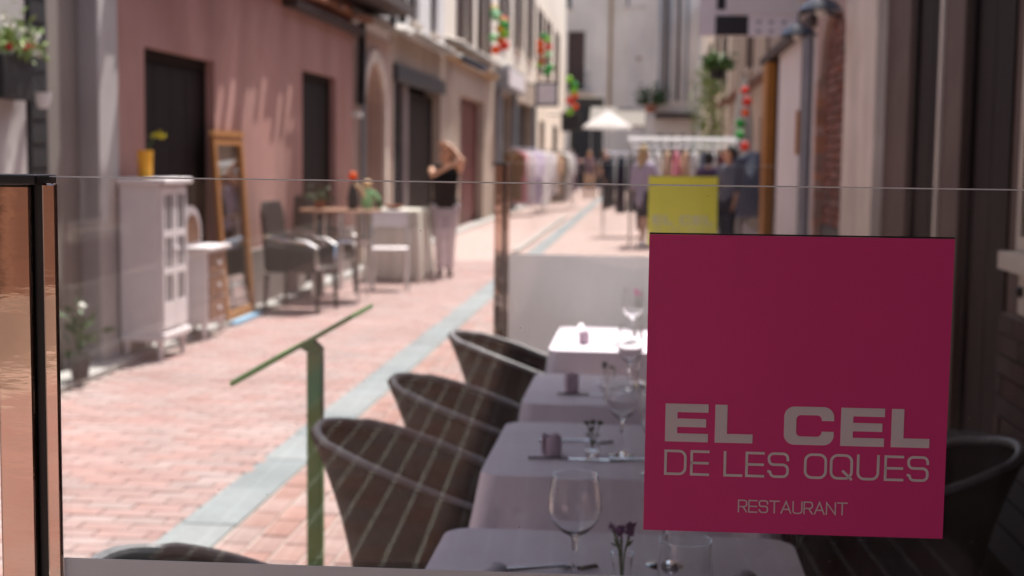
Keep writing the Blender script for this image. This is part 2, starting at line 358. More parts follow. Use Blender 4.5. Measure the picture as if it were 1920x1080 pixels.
# ------------------------------------------------------------------ facades
def wallY(mb, X, y0, y1, z0, z1, openings, t=.3, side=-1):
    """wall in a plane of constant X (face at X, thickness away from the street), openings = (ya,yb,za,zb)"""
    xa, xb = (X-t, X) if side < 0 else (X, X+t)
    ys = sorted({y0, y1, *[o[0] for o in openings], *[o[1] for o in openings]})
    for a, b in zip(ys[:-1], ys[1:]):
        holes = sorted([(o[2], o[3]) for o in openings if o[0] <= a+1e-6 and o[1] >= b-1e-6]); z = z0
        for h0, h1 in holes:
            if h0 > z+1e-6: mb.box(xa, xb, a, b, z, h0)
            z = h1
        if z1 > z+1e-6: mb.box(xa, xb, a, b, z, z1)
    return mb
def plank_door(par, m_, X, y0, y1, z1, n, frame=None, rec=.10, handle=True, side=-1):
    """boarded door set back in its opening"""
    s = side; xd = X + s*rec
    d = box('door', m_, par, min(xd, xd+s*.04), max(xd, xd+s*.04), y0, y1, .02, z1)
    w_ = (y1-y0-.12)/n
    for i in range(n):
        ya = y0+.06+i*w_
        box('plank', m_, d, min(xd-s*.012, xd+s*.002), max(xd-s*.012, xd+s*.002), ya+.006, ya+w_-.006, .14, z1-.1)
    fr = MB()
    fr.box(min(xd-s*.03, xd), max(xd-s*.03, xd), y0, y0+.055, .02, z1); fr.box(min(xd-s*.03, xd), max(xd-s*.03, xd), y1-.055, y1, .02, z1); fr.box(min(xd-s*.03, xd), max(xd-s*.03, xd), y0+.056, y1-.056, z1-.08, z1)
    fr.build('door_frame', frame or m_, d, world=True)
    if handle: MB().tube([(xd-s*.014, y0+(y1-y0)*.46, 1.02), (xd-s*.06, y0+(y1-y0)*.46, 1.02), (xd-s*.06, y0+(y1-y0)*.46+.1, 1.02)], .011).build('handle', 'black_metal', d, world=True)
    return d
def window(par, X, y0, y1, z0, z1, m_='white_plaster', rec=.12, cols=2, rows=2, shutter=None, sill='stone_beige', side=-1):
    s = side; xd = X+s*rec; lo = lambda a, b: (min(a, b), max(a, b))
    fr = MB(); t = .06
    for a, b, c, d in ((y0, y0+t, z0, z1), (y1-t, y1, z0, z1), (y0+t, y1-t, z0, z0+t), (y0+t, y1-t, z1-t, z1)): fr.box(*lo(xd, xd-s*.05), a, b, c, d)
    wn = fr.build('window', m_, par, world=True)
    for i in range(cols):
        for j in range(rows):
            ya = y0+t+(y1-y0-2*t)*i/cols; yb = y0+t+(y1-y0-2*t)*(i+1)/cols; za = z0+t+(z1-z0-2*t)*j/rows; zb = z0+t+(z1-z0-2*t)*(j+1)/rows
            box('pane', 'window_glass', wn, *lo(xd-s*.02, xd-s*.026), ya+.015, yb-.015, za+.015, zb-.015)
    mu = MB()
    for i in range(1, cols): yy = y0+t+(y1-y0-2*t)*i/cols; mu.box(*lo(xd, xd-s*.04), yy-.0149, yy+.0149, z0+t, z1-t)
    for j in range(1, rows): zz = z0+t+(z1-z0-2*t)*j/rows; mu.box(*lo(xd-s*.003, xd-s*.037), y0+t, y1-t, zz-.0149, zz+.0149)
    if cols > 1 or rows > 1: mu.build('glazing_bar', m_, wn, world=True)
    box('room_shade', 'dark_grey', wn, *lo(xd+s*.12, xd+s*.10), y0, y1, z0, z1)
    if sill: box('sill', sill, wn, *lo(X-s*.08, X+s*.1), y0-.06, y1+.06, z0-.07, z0-.002)
    if shutter:
        for ya, yb in ((y0-(y1-y0)*.5, y0-.02), (y1+.02, y1+(y1-y0)*.5)):
            sh = box('shutter', shutter, wn, *lo(X-s*.003, X-s*.045), ya, yb, z0, z1)
            for k in range(int((z1-z0)/.16)): box('louvre', shutter, sh, *lo(X-s*.04, X-s*.055), ya+.05, yb-.05, z0+.06+k*.16, z0+.16+k*.16)
    return wn
def tile_row(par, X, y0, y1, z, m_='roof_tile', reach=.24, jitter=.05, pitch=.17, side=-1):
    """half-round roof tiles along an eave, each a piece"""
    k = int((y1-y0)/pitch)
    for i in range(k):
        yc = y0+(i+.5)*pitch; R_ = reach+random.uniform(-jitter, jitter); v = []; n = 6; s = side
        for xx, zz in ((X+s*.1, z+.10), (X-s*R_, z)):
            for rad in (.082, .066):
                for j in range(n+1): t = PI*j/n; v.append((xx, yc+rad*math.cos(t), zz+rad*math.sin(t)*.8))
        q = n+1; f = []
        for j in range(n):
            f += [(j, j+1, 2*q+j+1, 2*q+j), (q+j+1, q+j, 3*q+j, 3*q+j+1), (2*q+j, 2*q+j+1, 3*q+j+1, 3*q+j)]
        f += [(0, 2*q, 3*q, q), (n, q+n, 3*q+n, 2*q+n)]
        MB().add(v, f).build('roof_tile', m_, par, world=True)
XL = -3.8
# pale house at the far left edge, running back behind the viewer
g = thing('pale_house', 'pale grey house at the left edge with black shutter beside stone pilaster', 'house', (XL, 4, 0))
mb = wallY(MB(), XL-.02, -4.6, 8.44, 0, 7, [(-4, -3, 0, 2.2), (2, 3, 0, 2.2)]); mb.build('wall', 'pale_plaster', g, world=True)
MB().box(XL-.42, XL-.12, 8.44, 9.50, 0, 7).build('recessed_wall', 'grey_plaster', g, world=True)
MB().box(XL-.42, XL+.02, 9.50, 9.87, 0, 7).build('pilaster', 'pale_plaster', g, world=True, bevel=.01)
sh = box('shutter', 'black_iron', g, XL-.06, XL-.01, 8.45, 8.73, .1, 4.2)
for k in range(26): box('slat', 'black_iron', sh, XL-.012, XL-.002, 8.47, 8.71, .2+k*.15, .32+k*.15)
plank_door(g, 'brown_wood', XL-.02, -4, -3, 2.2, 5); plank_door(g, 'dark_wood', XL-.02, 2, 3, 2.2, 5)
# pink house
g = thing('pink_house', 'dusty pink plaster house with two dark boarded doors', 'house', (XL, 14, 0))
wallY(MB(), XL, 9.871, 18.05, 0, 3.03, [(10.45, 12.19, 0, 2.30), (15.36, 17.05, 0, 2.43)]).build('wall', 'pink_plaster', g, world=True)
MB().box(XL-.3, XL-.02, 9.871, 18.05, 3.03, 6.4).build('upper_wall', 'pink_upper', g, world=True)
d = plank_door(g, 'dark_wood', XL, 10.45, 12.19, 2.30, 4, rec=.11); plank_door(g, 'dark_wood', XL, 15.36, 17.05, 2.43, 4, rec=.11)
for a, b in ((9.9, 10.44), (12.20, 15.35), (17.06, 18.04)): MB().box(XL-.05, XL+.035, a, b, 0, .58).build('plinth', 'plinth_grey', g, world=True, bevel=.012)
MB().box(XL-.1, XL+.17, 9.9, 12.4, 3.031, 3.13).build('eave_beam', 'timber_dark', g, world=True); MB().box(XL-.1, XL+.13, 14.6, 18.2, 3.031, 3.12).build('eave_beam', 'timber_dark', g, world=True)
tile_row(g, XL, 9.9, 18.1, 3.16, reach=.235, jitter=.075)  # tile row added; uneven lengths cut the ragged shadow edge on the wall
MB().box(XL-.05, XL+.52, 15.75, 19.6, 3.42, 3.56).build('balcony', 'timber_dark', g, world=True)
MB().box(XL-.05, XL+.62, 10.6, 12.75, 3.5, 3.62).build('balcony', 'timber_dark', g, world=True)  # unseen balcony and railing, added to shade the wall around the first door
rl = MB()
for k in range(24): yy = 15.85+k*.16; rl.tube([(XL+.48, yy, 3.56), (XL+.48, yy, 4.4)], .009, 6)
rl.tube([(XL+.48, 15.8, 4.41), (XL+.48, 19.55, 4.41)], .016, 6); rl.build('railing', 'black_iron', g, world=True)
rl = MB()
for k in range(14): yy = 10.65+k*.155; rl.tube([(XL+.58, yy, 3.62), (XL+.58, yy, 4.5)], .009, 6)
rl.tube([(XL+.58, 10.62, 4.5), (XL+.58, 12.73, 4.5)], .016, 6); rl.build('railing', 'black_iron', g, world=True)
# narrow house with arched doorway
g = thing('arched_house', 'narrow ochre house with stone arched doorway beside the pink house', 'house', (XL, 19.5, 0))
def arch_wall(par, X, y0, y1, z1, ya, yb, zs, m_, side=-1, t=.35, name='wall'):
    """wall with a round-headed opening"""
    s = side; R_ = (yb-ya)/2; yc = (ya+yb)/2; pts = [(y0, 0), (ya, 0), (ya, zs)]+[(yc-R_*math.cos(PI*i/12), zs+R_*math.sin(PI*i/12)) for i in range(1, 12)]+[(yb, zs), (yb, 0), (y1, 0), (y1, z1), (y0, z1)]
    return MB().prism(pts, lambda u, v, q: (X+s*q, u, v), 0, t).build(name, m_, par, world=True)
arch_wall(g, XL-.02, 18.051, 20.85, 3.15, 18.75, 20.2, 2.05, 'arch_plaster')
R_ = .73; yc = 19.475; ring = [(yc-(R_+.17)*math.cos(PI*i/12), 2.05+(R_+.17)*math.sin(PI*i/12)) for i in range(13)]
ring = [(18.57, 0)]+ring+[(20.38, 0), (20.2, 0), (20.2, 2.05)]+[(yc+R_*math.cos(PI*i/12), 2.05+R_*math.sin(PI*i/12)) for i in range(1, 12)]+[(18.75, 2.05), (18.75, 0)]
MB().prism(ring, lambda u, v, q: (XL-.02+q, u, v), .001, .05).build('arch_surround', 'stone_beige', g, world=True)
MB().box(XL-.36, XL-.30, 18.6, 20.4, 0, 2.9).build('arch_back', 'ochre_plaster', g, world=True)
plank_door(g, 'brown_wood', XL-.22, 18.8, 19.6, 2.1, 4, rec=.05)
MB().box(XL-.32, XL-.05, 18.051, 20.85, 3.15, 8).build('upper_wall', 'white_plaster', g, world=True)
tile_row(g, XL, 18.1, 20.9, 3.22, 'tile_grey', .3, .05)
MB().tube([(XL+.08, 18.2, 3.2), (XL+.08, 18.22, 2.9), (XL+.06, 18.25, 2.15)], .055, 10).build('drainpipe', 'black_metal', g, world=True)
MB().tube([(XL+.06, 18.42, 2.9), (XL+.06, 18.42, .3)], .04, 8).build('cable_duct', 'grey_metal', g, world=True)
MB().box(XL-.02, XL+.1, 18.0, 18.16, 1.98, 2.06).build('wall_lamp', 'flower_white', g, world=True)
MB().tube([(XL+.04, 20.6, 3.3), (XL+.04, 20.62, 6)], .05, 8).build('downpipe', 'black_metal', g, world=True)
# shop with wide dark opening
g = thing('dark_shop_house', 'white house above a wide dark shop opening with grey post', 'house', (XL, 23.5, 0))
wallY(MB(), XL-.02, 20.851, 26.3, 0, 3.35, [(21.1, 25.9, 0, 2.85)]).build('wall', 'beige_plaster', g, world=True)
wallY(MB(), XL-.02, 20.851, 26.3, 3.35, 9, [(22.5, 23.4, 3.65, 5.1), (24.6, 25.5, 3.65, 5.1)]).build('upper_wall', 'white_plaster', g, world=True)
MB().box(XL-1.6, XL-1.5, 20.9, 26.2, 0, 2.9).build('shop_back', 'dark_wood', g, world=True)
MB().box(XL-1.5, XL-.33, 20.9, 26.2, 2.86, 2.9).build('shop_ceiling', 'dark_wood', g, world=True)
MB().box(XL-1.5, XL-.33, 25.95, 26.2, 0, 2.855).build('shop_end', 'dark_wood', g, world=True)
MB().box(XL-.1, XL+.06, 21.0, 26.0, 2.62, 2.86).build('fascia', 'dark_grey', g, world=True, bevel=.01)
MB().box(XL-.14, XL-.06, 22.35, 22.62, 0, 2.61).build('post', 'plinth_grey', g, world=True)
MB().box(XL-.06, XL+.0, 21.1, 21.25, 0, 2.61).build('post', 'dark_grey', g, world=True)
plank_door(g, 'dark_wood', XL-.1, 22.7, 25.85, 2.55, 6, rec=.1)
window(g, XL-.02, 22.5, 23.4, 3.65, 5.1, 'brown_wood'); window(g, XL-.02, 24.6, 25.5, 3.65, 5.1, 'brown_wood')
tile_row(g, XL, 20.9, 26.3, 3.3, 'tile_grey', .34, .06)
MB().tube([(XL+.05, 21.4, 3.5), (XL+.05, 21.4, 8)], .06, 8).build('downpipe', 'black_metal', g, world=True)
# house with dark red door
g = thing('red_door_house', 'beige house with tall dark red door and shuttered upper window', 'house', (XL, 30, 0))
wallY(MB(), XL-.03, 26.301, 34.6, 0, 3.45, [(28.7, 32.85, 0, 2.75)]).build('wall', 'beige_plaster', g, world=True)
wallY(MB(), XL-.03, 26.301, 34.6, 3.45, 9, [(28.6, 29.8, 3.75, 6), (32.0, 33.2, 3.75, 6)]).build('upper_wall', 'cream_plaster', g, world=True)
plank_door(g, 'red_door', XL-.03, 28.7, 32.85, 2.75, 8, rec=.2)
MB().box(XL-.05, XL+.14, 26.4, 34.5, 3.35, 3.5).build('cornice', 'ochre_plaster', g, world=True, bevel=.02)
window(g, XL-.03, 28.6, 29.8, 3.75, 6, 'brown_wood', shutter='mauve_paint' if 'mauve_paint' in MATS else 'brown_wood'); window(g, XL-.03, 32.0, 33.2, 3.75, 6, 'brown_wood', shutter='brown_wood')
tile_row(g, XL, 26.4, 34.5, 3.6, 'tile_grey', .26, .06)
# shop with grey frame
g = thing('grey_shop_house', 'cream house with grey framed shop front and pale fascia sign', 'house', (XL, 40, 0))
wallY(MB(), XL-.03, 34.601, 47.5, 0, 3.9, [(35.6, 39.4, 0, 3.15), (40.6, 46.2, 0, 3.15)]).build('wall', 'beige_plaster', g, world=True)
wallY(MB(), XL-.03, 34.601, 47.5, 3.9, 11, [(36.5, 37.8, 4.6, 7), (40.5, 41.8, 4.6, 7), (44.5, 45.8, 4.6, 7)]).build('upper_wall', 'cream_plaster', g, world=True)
MB().box(XL-.1, XL+.32, 35.2, 39.7, 3.2, 3.78).build('fascia_sign', 'grey_metal', g, world=True, bevel=.03)
MB().box(XL+.321, XL+.335, 35.4, 39.5, 3.27, 3.70).build('sign_face', 'paint_white', g, world=True)
MB().box(XL-.08, XL+.33, 35.201, 35.35, 3.27, 3.7).build('sign_end', 'paint_white', g, world=True)
for yy in (35.4, 39.45, 46.25): MB().box(XL-.02, XL+.12, yy, yy+.28, 0, 3.19).build('column', 'grey_metal', g, world=True, bevel=.02)
for a, b in ((35.6, 39.4), (40.6, 46.2)):
    MB().box(XL-.9, XL-.8, a, b, 0, 3.15).build('shop_back', 'brown_wood', g, world=True)
    box('pane', 'window_glass', g, XL-.2, XL-.19, a, b, .3, 3.1)
    box('shop_end', 'brown_wood', g, XL-.799, XL-.331, b, b+.1, 0, 3.15); box('shop_ceiling', 'brown_wood', g, XL-.9, XL-.331, a, b+.1, 3.151, 3.2)
for a in (36.5, 40.5, 44.5): window(g, XL-.03, a, a+1.3, 4.6, 7, 'brown_wood', shutter='brown_wood')
# last house on the left
g = thing('cream_corner_house', 'tall cream house on the left beyond the hanging box sign', 'house', (XL, 56, 0))
wallY(MB(), XL-.05, 47.501, 65, 0, 13, [(49, 50.2, 4.4, 6.6), (53, 54.2, 4.4, 6.6), (58, 59.2, 4.4, 6.6), (50, 52.4, 0, 2.8), (57, 60, 0, 2.8)]).build('wall', 'cream_plaster', g, world=True)
for a in (49, 53, 58): window(g, XL-.05, a, a+1.2, 4.4, 6.6, 'brown_wood', shutter='brown_wood')
plank_door(g, 'brown_wood', XL-.05, 50, 52.4, 2.8, 5); plank_door(g, 'dark_wood', XL-.05, 57, 60, 2.8, 6)
# house closing the street
g = thing('end_house', 'tall cream house closing the far end of the street', 'house', (-1, 75, 0))
def wallX(mb, Y, x0, x1, z0, z1, openings, t=.4):
    xs = sorted({x0, x1, *[o[0] for o in openings], *[o[1] for o in openings]})
    for a, b in zip(xs[:-1], xs[1:]):
        z = z0
        for h0, h1 in sorted([(o[2], o[3]) for o in openings if o[0] <= a+1e-6 and o[1] >= b-1e-6]):
            if h0 > z: mb.box(a, b, Y, Y+t, z, h0)
            z = h1
        if z1 > z: mb.box(a, b, Y, Y+t, z, z1)
    return mb
OP = [(-5.4, -4.2, 9.3, 11.5), (-1.35, -.45, 9.4, 11.4), (-4.35, -3.45, 5.0, 8.1), (-4.2, -2.4, 0, 4.7), (-.5, 1.0, 0, 2.6)]
wallX(MB(), 75, -12, .25, 0, 14, OP).build('wall', 'cream_plaster', g, world=True)
def win_x(par, x0, x1, z0, z1, Y, m_='brown_wood', mid=True):
    fr = MB(); t = .07
    for a, b, c, e in ((x0, x0+t, z0, z1), (x1-t, x1, z0, z1), (x0+t, x1-t, z0, z0+t), (x0+t, x1-t, z1-t, z1)): fr.box(a, b, Y+.12, Y+.18, c, e)
    if mid: fr.box((x0+x1)/2-.03, (x0+x1)/2+.03, Y+.121, Y+.179, z0+t, z1-t)
    wn = fr.build('window', m_, par, world=True)
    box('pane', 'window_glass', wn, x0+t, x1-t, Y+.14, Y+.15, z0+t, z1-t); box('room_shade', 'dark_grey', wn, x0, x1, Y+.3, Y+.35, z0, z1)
    box('sill', 'stone_beige', wn, x0-.15, x1+.15, Y-.12, Y+.1, z0-.12, z0-.002); return wn
win_x(g, -5.4, -4.2, 9.3, 11.5, 75); win_x(g, -1.35, -.45, 9.4, 11.4, 75, 'paint_white')
dd = box('door', 'brown_wood', g, -4.35, -3.45, 75.15, 75.25, 5.0, 8.1)
for k in range(4): box('panel', 'brown_wood', dd, -4.30+k*.21, -4.12+k*.21, 75.12, 75.151, 5.1, 8.0)
MB().box(-4.7, -3.1, 74.3, 75, 4.85, 4.999).build('balcony', 'stone_beige', g, world=True)
rl = MB()
for k in range(16): rl.tube([(-4.65+k*.1, 74.35, 5), (-4.65+k*.1, 74.35, 5.9)], .012, 6)
rl.tube([(-4.7, 74.35, 5.9), (-3.1, 74.35, 5.9)], .02, 6); rl.build('railing', 'black_iron', g, world=True)
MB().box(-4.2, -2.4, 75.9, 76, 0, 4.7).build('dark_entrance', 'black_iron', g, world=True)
MB().box(-.5, 1.0, 75.2, 75.3, 0, 2.6).build('door', 'brown_wood', g, world=True)
MB().box(-2.2, -2.05, 74.9, 75, 4.2, 14).build('pilaster', 'ochre_plaster', g, world=True)
MB().box(-1.2, .25, 74.93, 75, 3.6, 14).build('bay', 'bay_plaster', g, world=True)
MB().box(-.72, -.5, 74.90, 74.932, 6.6, 6.8).build('plaque', 'ochre_plaster', g, world=True)
g2 = thing('pipe_house', 'pale house at the far right corner with many vertical drainpipes', 'house', (1.5, 72, 0))
MB().box(.251, 6, 71.5, 75, 0, 14).build('wall', 'bay_plaster', g2, world=True)
for k, xx in enumerate((.45, .72, .95, 1.35, 1.75)):
    MB().tube([(xx, 71.42, 4.4), (xx, 71.42, 14)], .06+.02*(k % 2), 8).build('drainpipe', 'timber_dark' if k % 2 else 'grey_metal', g2, world=True)
MB().box(.251, 4, 70.6, 71.5, 3.5, 3.75).build('ledge', 'timber_dark', g2, world=True)
for k in range(5): box('doorway', 'brown_wood', g2, .4+k*.55, .75+k*.55, 71.46, 71.5, .1, 2.7)

# ------------------------------------------------------------------ right side
XR = 1.4
g = thing('restaurant_house', 'dark fronted restaurant house at right edge with beige stone pilasters', 'house', (XR, 4, 0))
OPN = [(7.12, 8.02, 0, 3.2), (5.85, 6.62, 0, 3.2), (4.2, 5.62, 1.16, 2.6), (-6, -4.6, 0, 2.3), (1.2, 2.6, .9, 2.3)]
wallY(MB(), XR+.05, -14, 9.0, 0, 5.2, OPN, side=1).build('wall', 'stone_brown', g, world=True)
MB().box(XR+.05, XR+.35, -14, 3.5, 5.2, 11.6).build('upper_wall', 'stone_brown', g, world=True)  # unseen storeys, raised to throw shade on the paving behind the viewer
MB().box(XR-.02, XR+.35, 9.0, 10.38, 0, 5.2).build('pilaster', 'stone_beige', g, world=True, bevel=.012)
MB().box(XR+.03, XR+.35, 8.10, 8.42, 0, 3.2).build('pilaster', 'stone_brown', g, world=True, bevel=.01)
MB().box(XR+.01, XR+.35, 6.64, 7.10, 0, 3.2).build('pilaster', 'stone_brown', g, world=True, bevel=.01)
MB().box(XR-.005, XR+.012, 7.06, 7.11, 0, 3.2).build('pilaster_edge', 'stone_beige', g, world=True)
plank_door(g, 'dark_wood', XR+.05, 7.12, 8.02, 3.2, 2, rec=.02, side=1, handle=False); plank_door(g, 'dark_wood', XR+.05, 5.85, 6.62, 3.2, 2, rec=.02, side=1, handle=False)
plank_door(g, 'dark_wood', XR+.05, -6, -4.6, 2.3, 5, rec=.1, side=1)
window(g, XR+.05, 4.2, 5.62, 1.16, 2.6, 'stone_beige', side=1, rec=.02); window(g, XR+.05, 1.2, 2.6, .9, 2.3, 'stone_brown', side=1)
# dark brick dado under the window: bricks one by one
dado = MB().box(XR+.032, XR+.05, 2.7, 5.84, 0, .90).build('dado', 'mortar', g, world=True)
def brick_face(par, X, y0, y1, z0, z1, m_, bw=.22, bh=.07, side=1, proud=.012, t=.02):
    """running-bond bricks on a face of constant X"""
    r = 0; z = z0; s = side; meshes = {}
    while z < z1-.02:
        y = y0-(r % 2)*bw/2; h = min(bh, z1-z)
        while y < y1:
            a = max(y, y0); b = min(y+bw, y1)
            if b-a > .03:
                key = (round(b-a, 3), round(h, 3))
                if key not in meshes:
                    o = MB().box(-proud, t, -(b-a)/2+.005, (b-a)/2-.005, .005, h-.005).build('brick', m_, par); meshes[key] = o.data
                else:
                    o = bpy.data.objects.new('brick', meshes[key]); COL.objects.link(o); o.parent = par
                o.location = Vector((X+random.uniform(-.003, .003), (a+b)/2, z))-root_of(par).location
            y += bw
        z += bh; r += 1
brick_face(dado, XR+.03, 4.3, 5.84, .25, .9, 'brick_dark', .24, .082)
MB().box(XR+.0, XR+.06, 4.1, 5.50, 1.115, 1.155).build('window_ledge', 'paint_white', g, world=True, bevel=.008)
cb = MB().box(XR+.0, XR+.048, 4.3, 5.48, .93, 1.113).build('menu_case', 'stone_beige', g, world=True, bevel=.01)
MB().ball((XR-.005, 5.42, 1.02), .022, 10).build('knob', 'black_metal', cb, world=True)
# canvas awning that shades the tables
mat('awning_canvas', (.05, .045, .045), .9, (.04, .036, .036), 3)
aw = thing('awning', 'dark canvas awning fixed to the restaurant wall above the dining tables', 'awning', (XR, 3, 2.6))
MB().prism([(-.60, 2.28), (XR-.01, 2.62), (XR-.01, 2.635), (-.60, 2.295)], lambda u, v, t: (u, t, v), 0.4, 5.75).build('canopy', 'awning_canvas', aw, world=True)
MB().box(-.615, -.601, 0.4, 5.75, 2.16, 2.295).build('valance', 'awning_canvas', aw, world=True)
for yy in (.6, 3.0, 5.6): MB().bar((XR, yy, 2.3), (-.55, yy, 2.27), .03, .02).build('arm', 'grey_metal', aw, world=True)
# brick arch house
g = thing('brick_arch_house', 'plaster house with a brick lined arch recess beside the stone pilaster', 'house', (XR+.02, 12, 0))
bk = MB().box(XR+.075, XR+.6, 10.38, 12.3, 0, 6).build('recess_wall', 'mortar', g, world=True)
brick_face(bk, XR+.062, 10.39, 12.05, .98, 2.7, 'brick_red', .22, .075)
MB().box(XR+.045, XR+.07, 10.39, 12.05, 0, .975).build('recess_plinth', 'dark_grey', g, world=True)
MB().box(XR+.0, XR+.6, 12.06, 12.3, 0, 2.2).build('jamb', 'beige_plaster', g, world=True)
for k in range(28): MB().box(XR-.015, XR+.2, 12.045, 12.2, .02+k*.077, .09+k*.077).build('brick', 'brick_pale', g, world=True)
pts = [(10.385, 2.2)]+[(11.2-.82*math.cos(PI*i/10), 2.2+.5*math.sin(PI*i/10)) for i in range(11)]+[(12.3, 2.2), (12.3, 6), (10.385, 6)]
MB().prism([p for i, p in enumerate(pts) if i not in (0,)], lambda u, v, q: (XR+q, u, v), 0, .07).build('arch_wall', 'arch_plaster', g, world=True)
# white plaster front with orange board
g = thing('white_front_house', 'smooth white plaster shop front between grey pipe and orange board', 'house', (XR+.05, 15, 0))
MB().box(XR+.02, XR+.5, 12.301, 16.0, 0, 2.72).build('wall', 'white_plaster', g, world=True)
MB().box(XR+.06, XR+.5, 12.301, 17.9, 2.72, 6.4).build('upper_wall', 'beige_plaster', g, world=True)
MB().box(XR-.06, XR+.5, 12.35, 17.9, 2.66, 2.74).build('eave', 'timber_dark', g, world=True)
MB().box(XR+.04, XR+.5, 16.0, 17.9, 0, 2.66).build('side_wall', 'dark_wood', g, world=True)
ob = MB().box(XR-.07, XR+.04, 16.55, 17.1, 0, 2.62).build('door_board', 'sign_orange', g, world=True, bevel=.01)
MB().tube([(XR-.03, 12.75, 0), (XR-.03, 12.75, 2.6)], .05, 10).build('drainpipe', 'grey_metal', g, world=True)
MB().box(XR-.09, XR+.02, 12.88, 13.0, 1.55, 1.95).build('meter_box', 'sign_orange', g, world=True, bevel=.01)
# set back houses on the right, farther along
g = thing('set_back_house', 'beige house set back on the right behind the clothes stall', 'house', (2.3, 30, 0))
O2 = [(20, 21.6, 0, 2.4), (24, 26, 0, 2.5), (29, 30.2, 0, 2.4), (22, 23, 3.4, 5.2), (27, 28, 3.4, 5.2), (33, 34.5, 0, 2.6), (33, 34, 3.6, 5.6)]
wallY(MB(), 2.3, 17.9, 42, 0, 6.5, O2, side=1).build('wall', 'beige_plaster', g, world=True)
for a, b, c, e in O2:
    if c == 0: plank_door(g, 'dark_wood' if a < 25 else 'brown_wood', 2.3, a, b, e, 4, side=1, rec=.15)
    else: window(g, 2.3, a, b, c, e, 'brown_wood', side=1, shutter='brown_wood')
tile_row(g, 2.3, 18, 42, 3.0, 'roof_tile', .35, .08, .3, side=1)
g = thing('far_right_house', 'cream house on the right with dark shutters near the street end', 'house', (2.35, 55, 0))
O3 = [(45, 46.3, 3.8, 6), (50, 51.3, 3.8, 6), (56, 57.3, 3.8, 6), (47, 49, 0, 2.8), (54, 56, 0, 2.8), (62, 64, 0, 2.8), (62, 63.3, 3.8, 6)]
wallY(MB(), 2.35, 42.001, 71.4, 0, 9, O3, side=1).build('wall', 'cream_plaster', g, world=True)
for a, b, c, e in O3:
    if c == 0: plank_door(g, 'brown_wood', 2.35, a, b, e, 4, side=1, rec=.15)
    else: window(g, 2.35, a, b, c, e, 'brown_wood', side=1, shutter='timber_dark')

# ------------------------------------------------------------------ glass screens with the restaurant sign
A15 = math.radians(1.5)
def rrect_C(w_, h_, sv, sh_, r, gap0, gap1):
    """bold C outline: rounded rectangle ring open at the right between gap0 and gap1 (heights)"""
    def arc(cx, cy, rad, a0, a1, n=6): return [(cx+rad*math.cos(a0+(a1-a0)*i/n), cy+rad*math.sin(a0+(a1-a0)*i/n)) for i in range(n+1)]
    ri = r*.45; o = [(w_, gap1)]+arc(w_-r, h_-r, r, 0, PI/2)+arc(r, h_-r, r, PI/2, PI)+arc(r, r, r, PI, 1.5*PI)+arc(w_-r, r, r, 1.5*PI, 2*PI)+[(w_, gap0), (w_-sv, gap0)]
    i_ = arc(w_-sv-ri, sh_+ri, ri, 0, -PI/2)+arc(sv+ri, sh_+ri, ri, 1.5*PI, PI)+arc(sv+ri, h_-sh_-ri, ri, PI, PI/2)+arc(w_-sv-ri, h_-sh_-ri, ri, PI/2, 0)+[(w_-sv, gap1)]
    return o+i_
def bold(ch, w_, h_):
    sv, q = .0125, .0088
    if ch == 'E': return [(0,0),(w_,0),(w_,q),(sv,q),(sv,h_/2-q/2),(w_*.95,h_/2-q/2),(w_*.95,h_/2+q/2),(sv,h_/2+q/2),(sv,h_-q),(w_,h_-q),(w_,h_),(0,h_)]
    if ch == 'L': return [(0,0),(w_,0),(w_,.0095),(sv,.0095),(sv,h_),(0,h_)]
    return rrect_C(w_, h_, sv, q, .0105, h_*.36, h_*.64)
def arcp(cx, cy, r, a0, a1, n=5): return [(cx+r*math.cos(math.radians(a0+(a1-a0)*i/n)), cy+r*math.sin(math.radians(a0+(a1-a0)*i/n))) for i in range(n+1)]
def light(ch, w_, h_):
    r = min(w_, h_)*.32
    if ch == 'D': return [[(0,0),(w_-r,0)]+arcp(w_-r, r, r, -90, 0)[1:]+arcp(w_-r, h_-r, r, 0, 90)+[(0,h_),(0,0)]]
    if ch == 'E': return [[(w_,0),(0,0),(0,h_),(w_,h_)], [(0,h_/2),(w_*.97,h_/2)]]
    if ch == 'L': return [[(w_,0),(0,0),(0,h_)]]
    if ch == 'S': return [[(0,h_*.22)]+arcp(r, r*.75, r*.75, 180, 270)+arcp(w_-r*.8, r*.8, r*.8, -90, 0)+arcp(w_-r*.8, h_*.52-r*.8, r*.8, 0, 90)+arcp(r*.8, h_*.52+r*.75, r*.75, 270, 180)+arcp(r*.8, h_-r*.8, r*.8, 180, 90)+arcp(w_-r*.8, h_-r*.8, r*.8, 90, 0)+[(w_, h_*.74)]]
    if ch in 'OQ':
        p = arcp(r, r, r, 180, 270)+arcp(w_-r, r, r, 270, 360)+arcp(w_-r, h_-r, r, 0, 90)+arcp(r, h_-r, r, 90, 180); s = [p+[p[0]]]
        if ch == 'Q': s.append([(w_*.6, h_*.3), (w_*.98, -h_*.02)])
        return s
    if ch == 'U': return [[(0,h_),(0,r)]+arcp(r, r, r, 180, 270)[1:]+arcp(w_-r, r, r, 270, 360)+[(w_,h_)]]
    if ch == 'R': return [[(0,0),(0,h_),(w_-r,h_)]+arcp(w_-r, h_-r, r, 90, 0)[1:]+arcp(w_-r, h_*.45+r, r, 0, -90)+[(0,h_*.45)], [(w_*.55,h_*.45),(w_,0)]]
    if ch == 'T': return [[(0,h_),(w_,h_)], [(w_/2,h_),(w_/2,0)]]
    if ch == 'A': return [[(0,0),(w_/2,h_),(w_,0)], [(w_*.2,h_*.32),(w_*.8,h_*.32)]]
    if ch == 'N': return [[(0,0),(0,h_),(w_,0),(w_,h_)]]
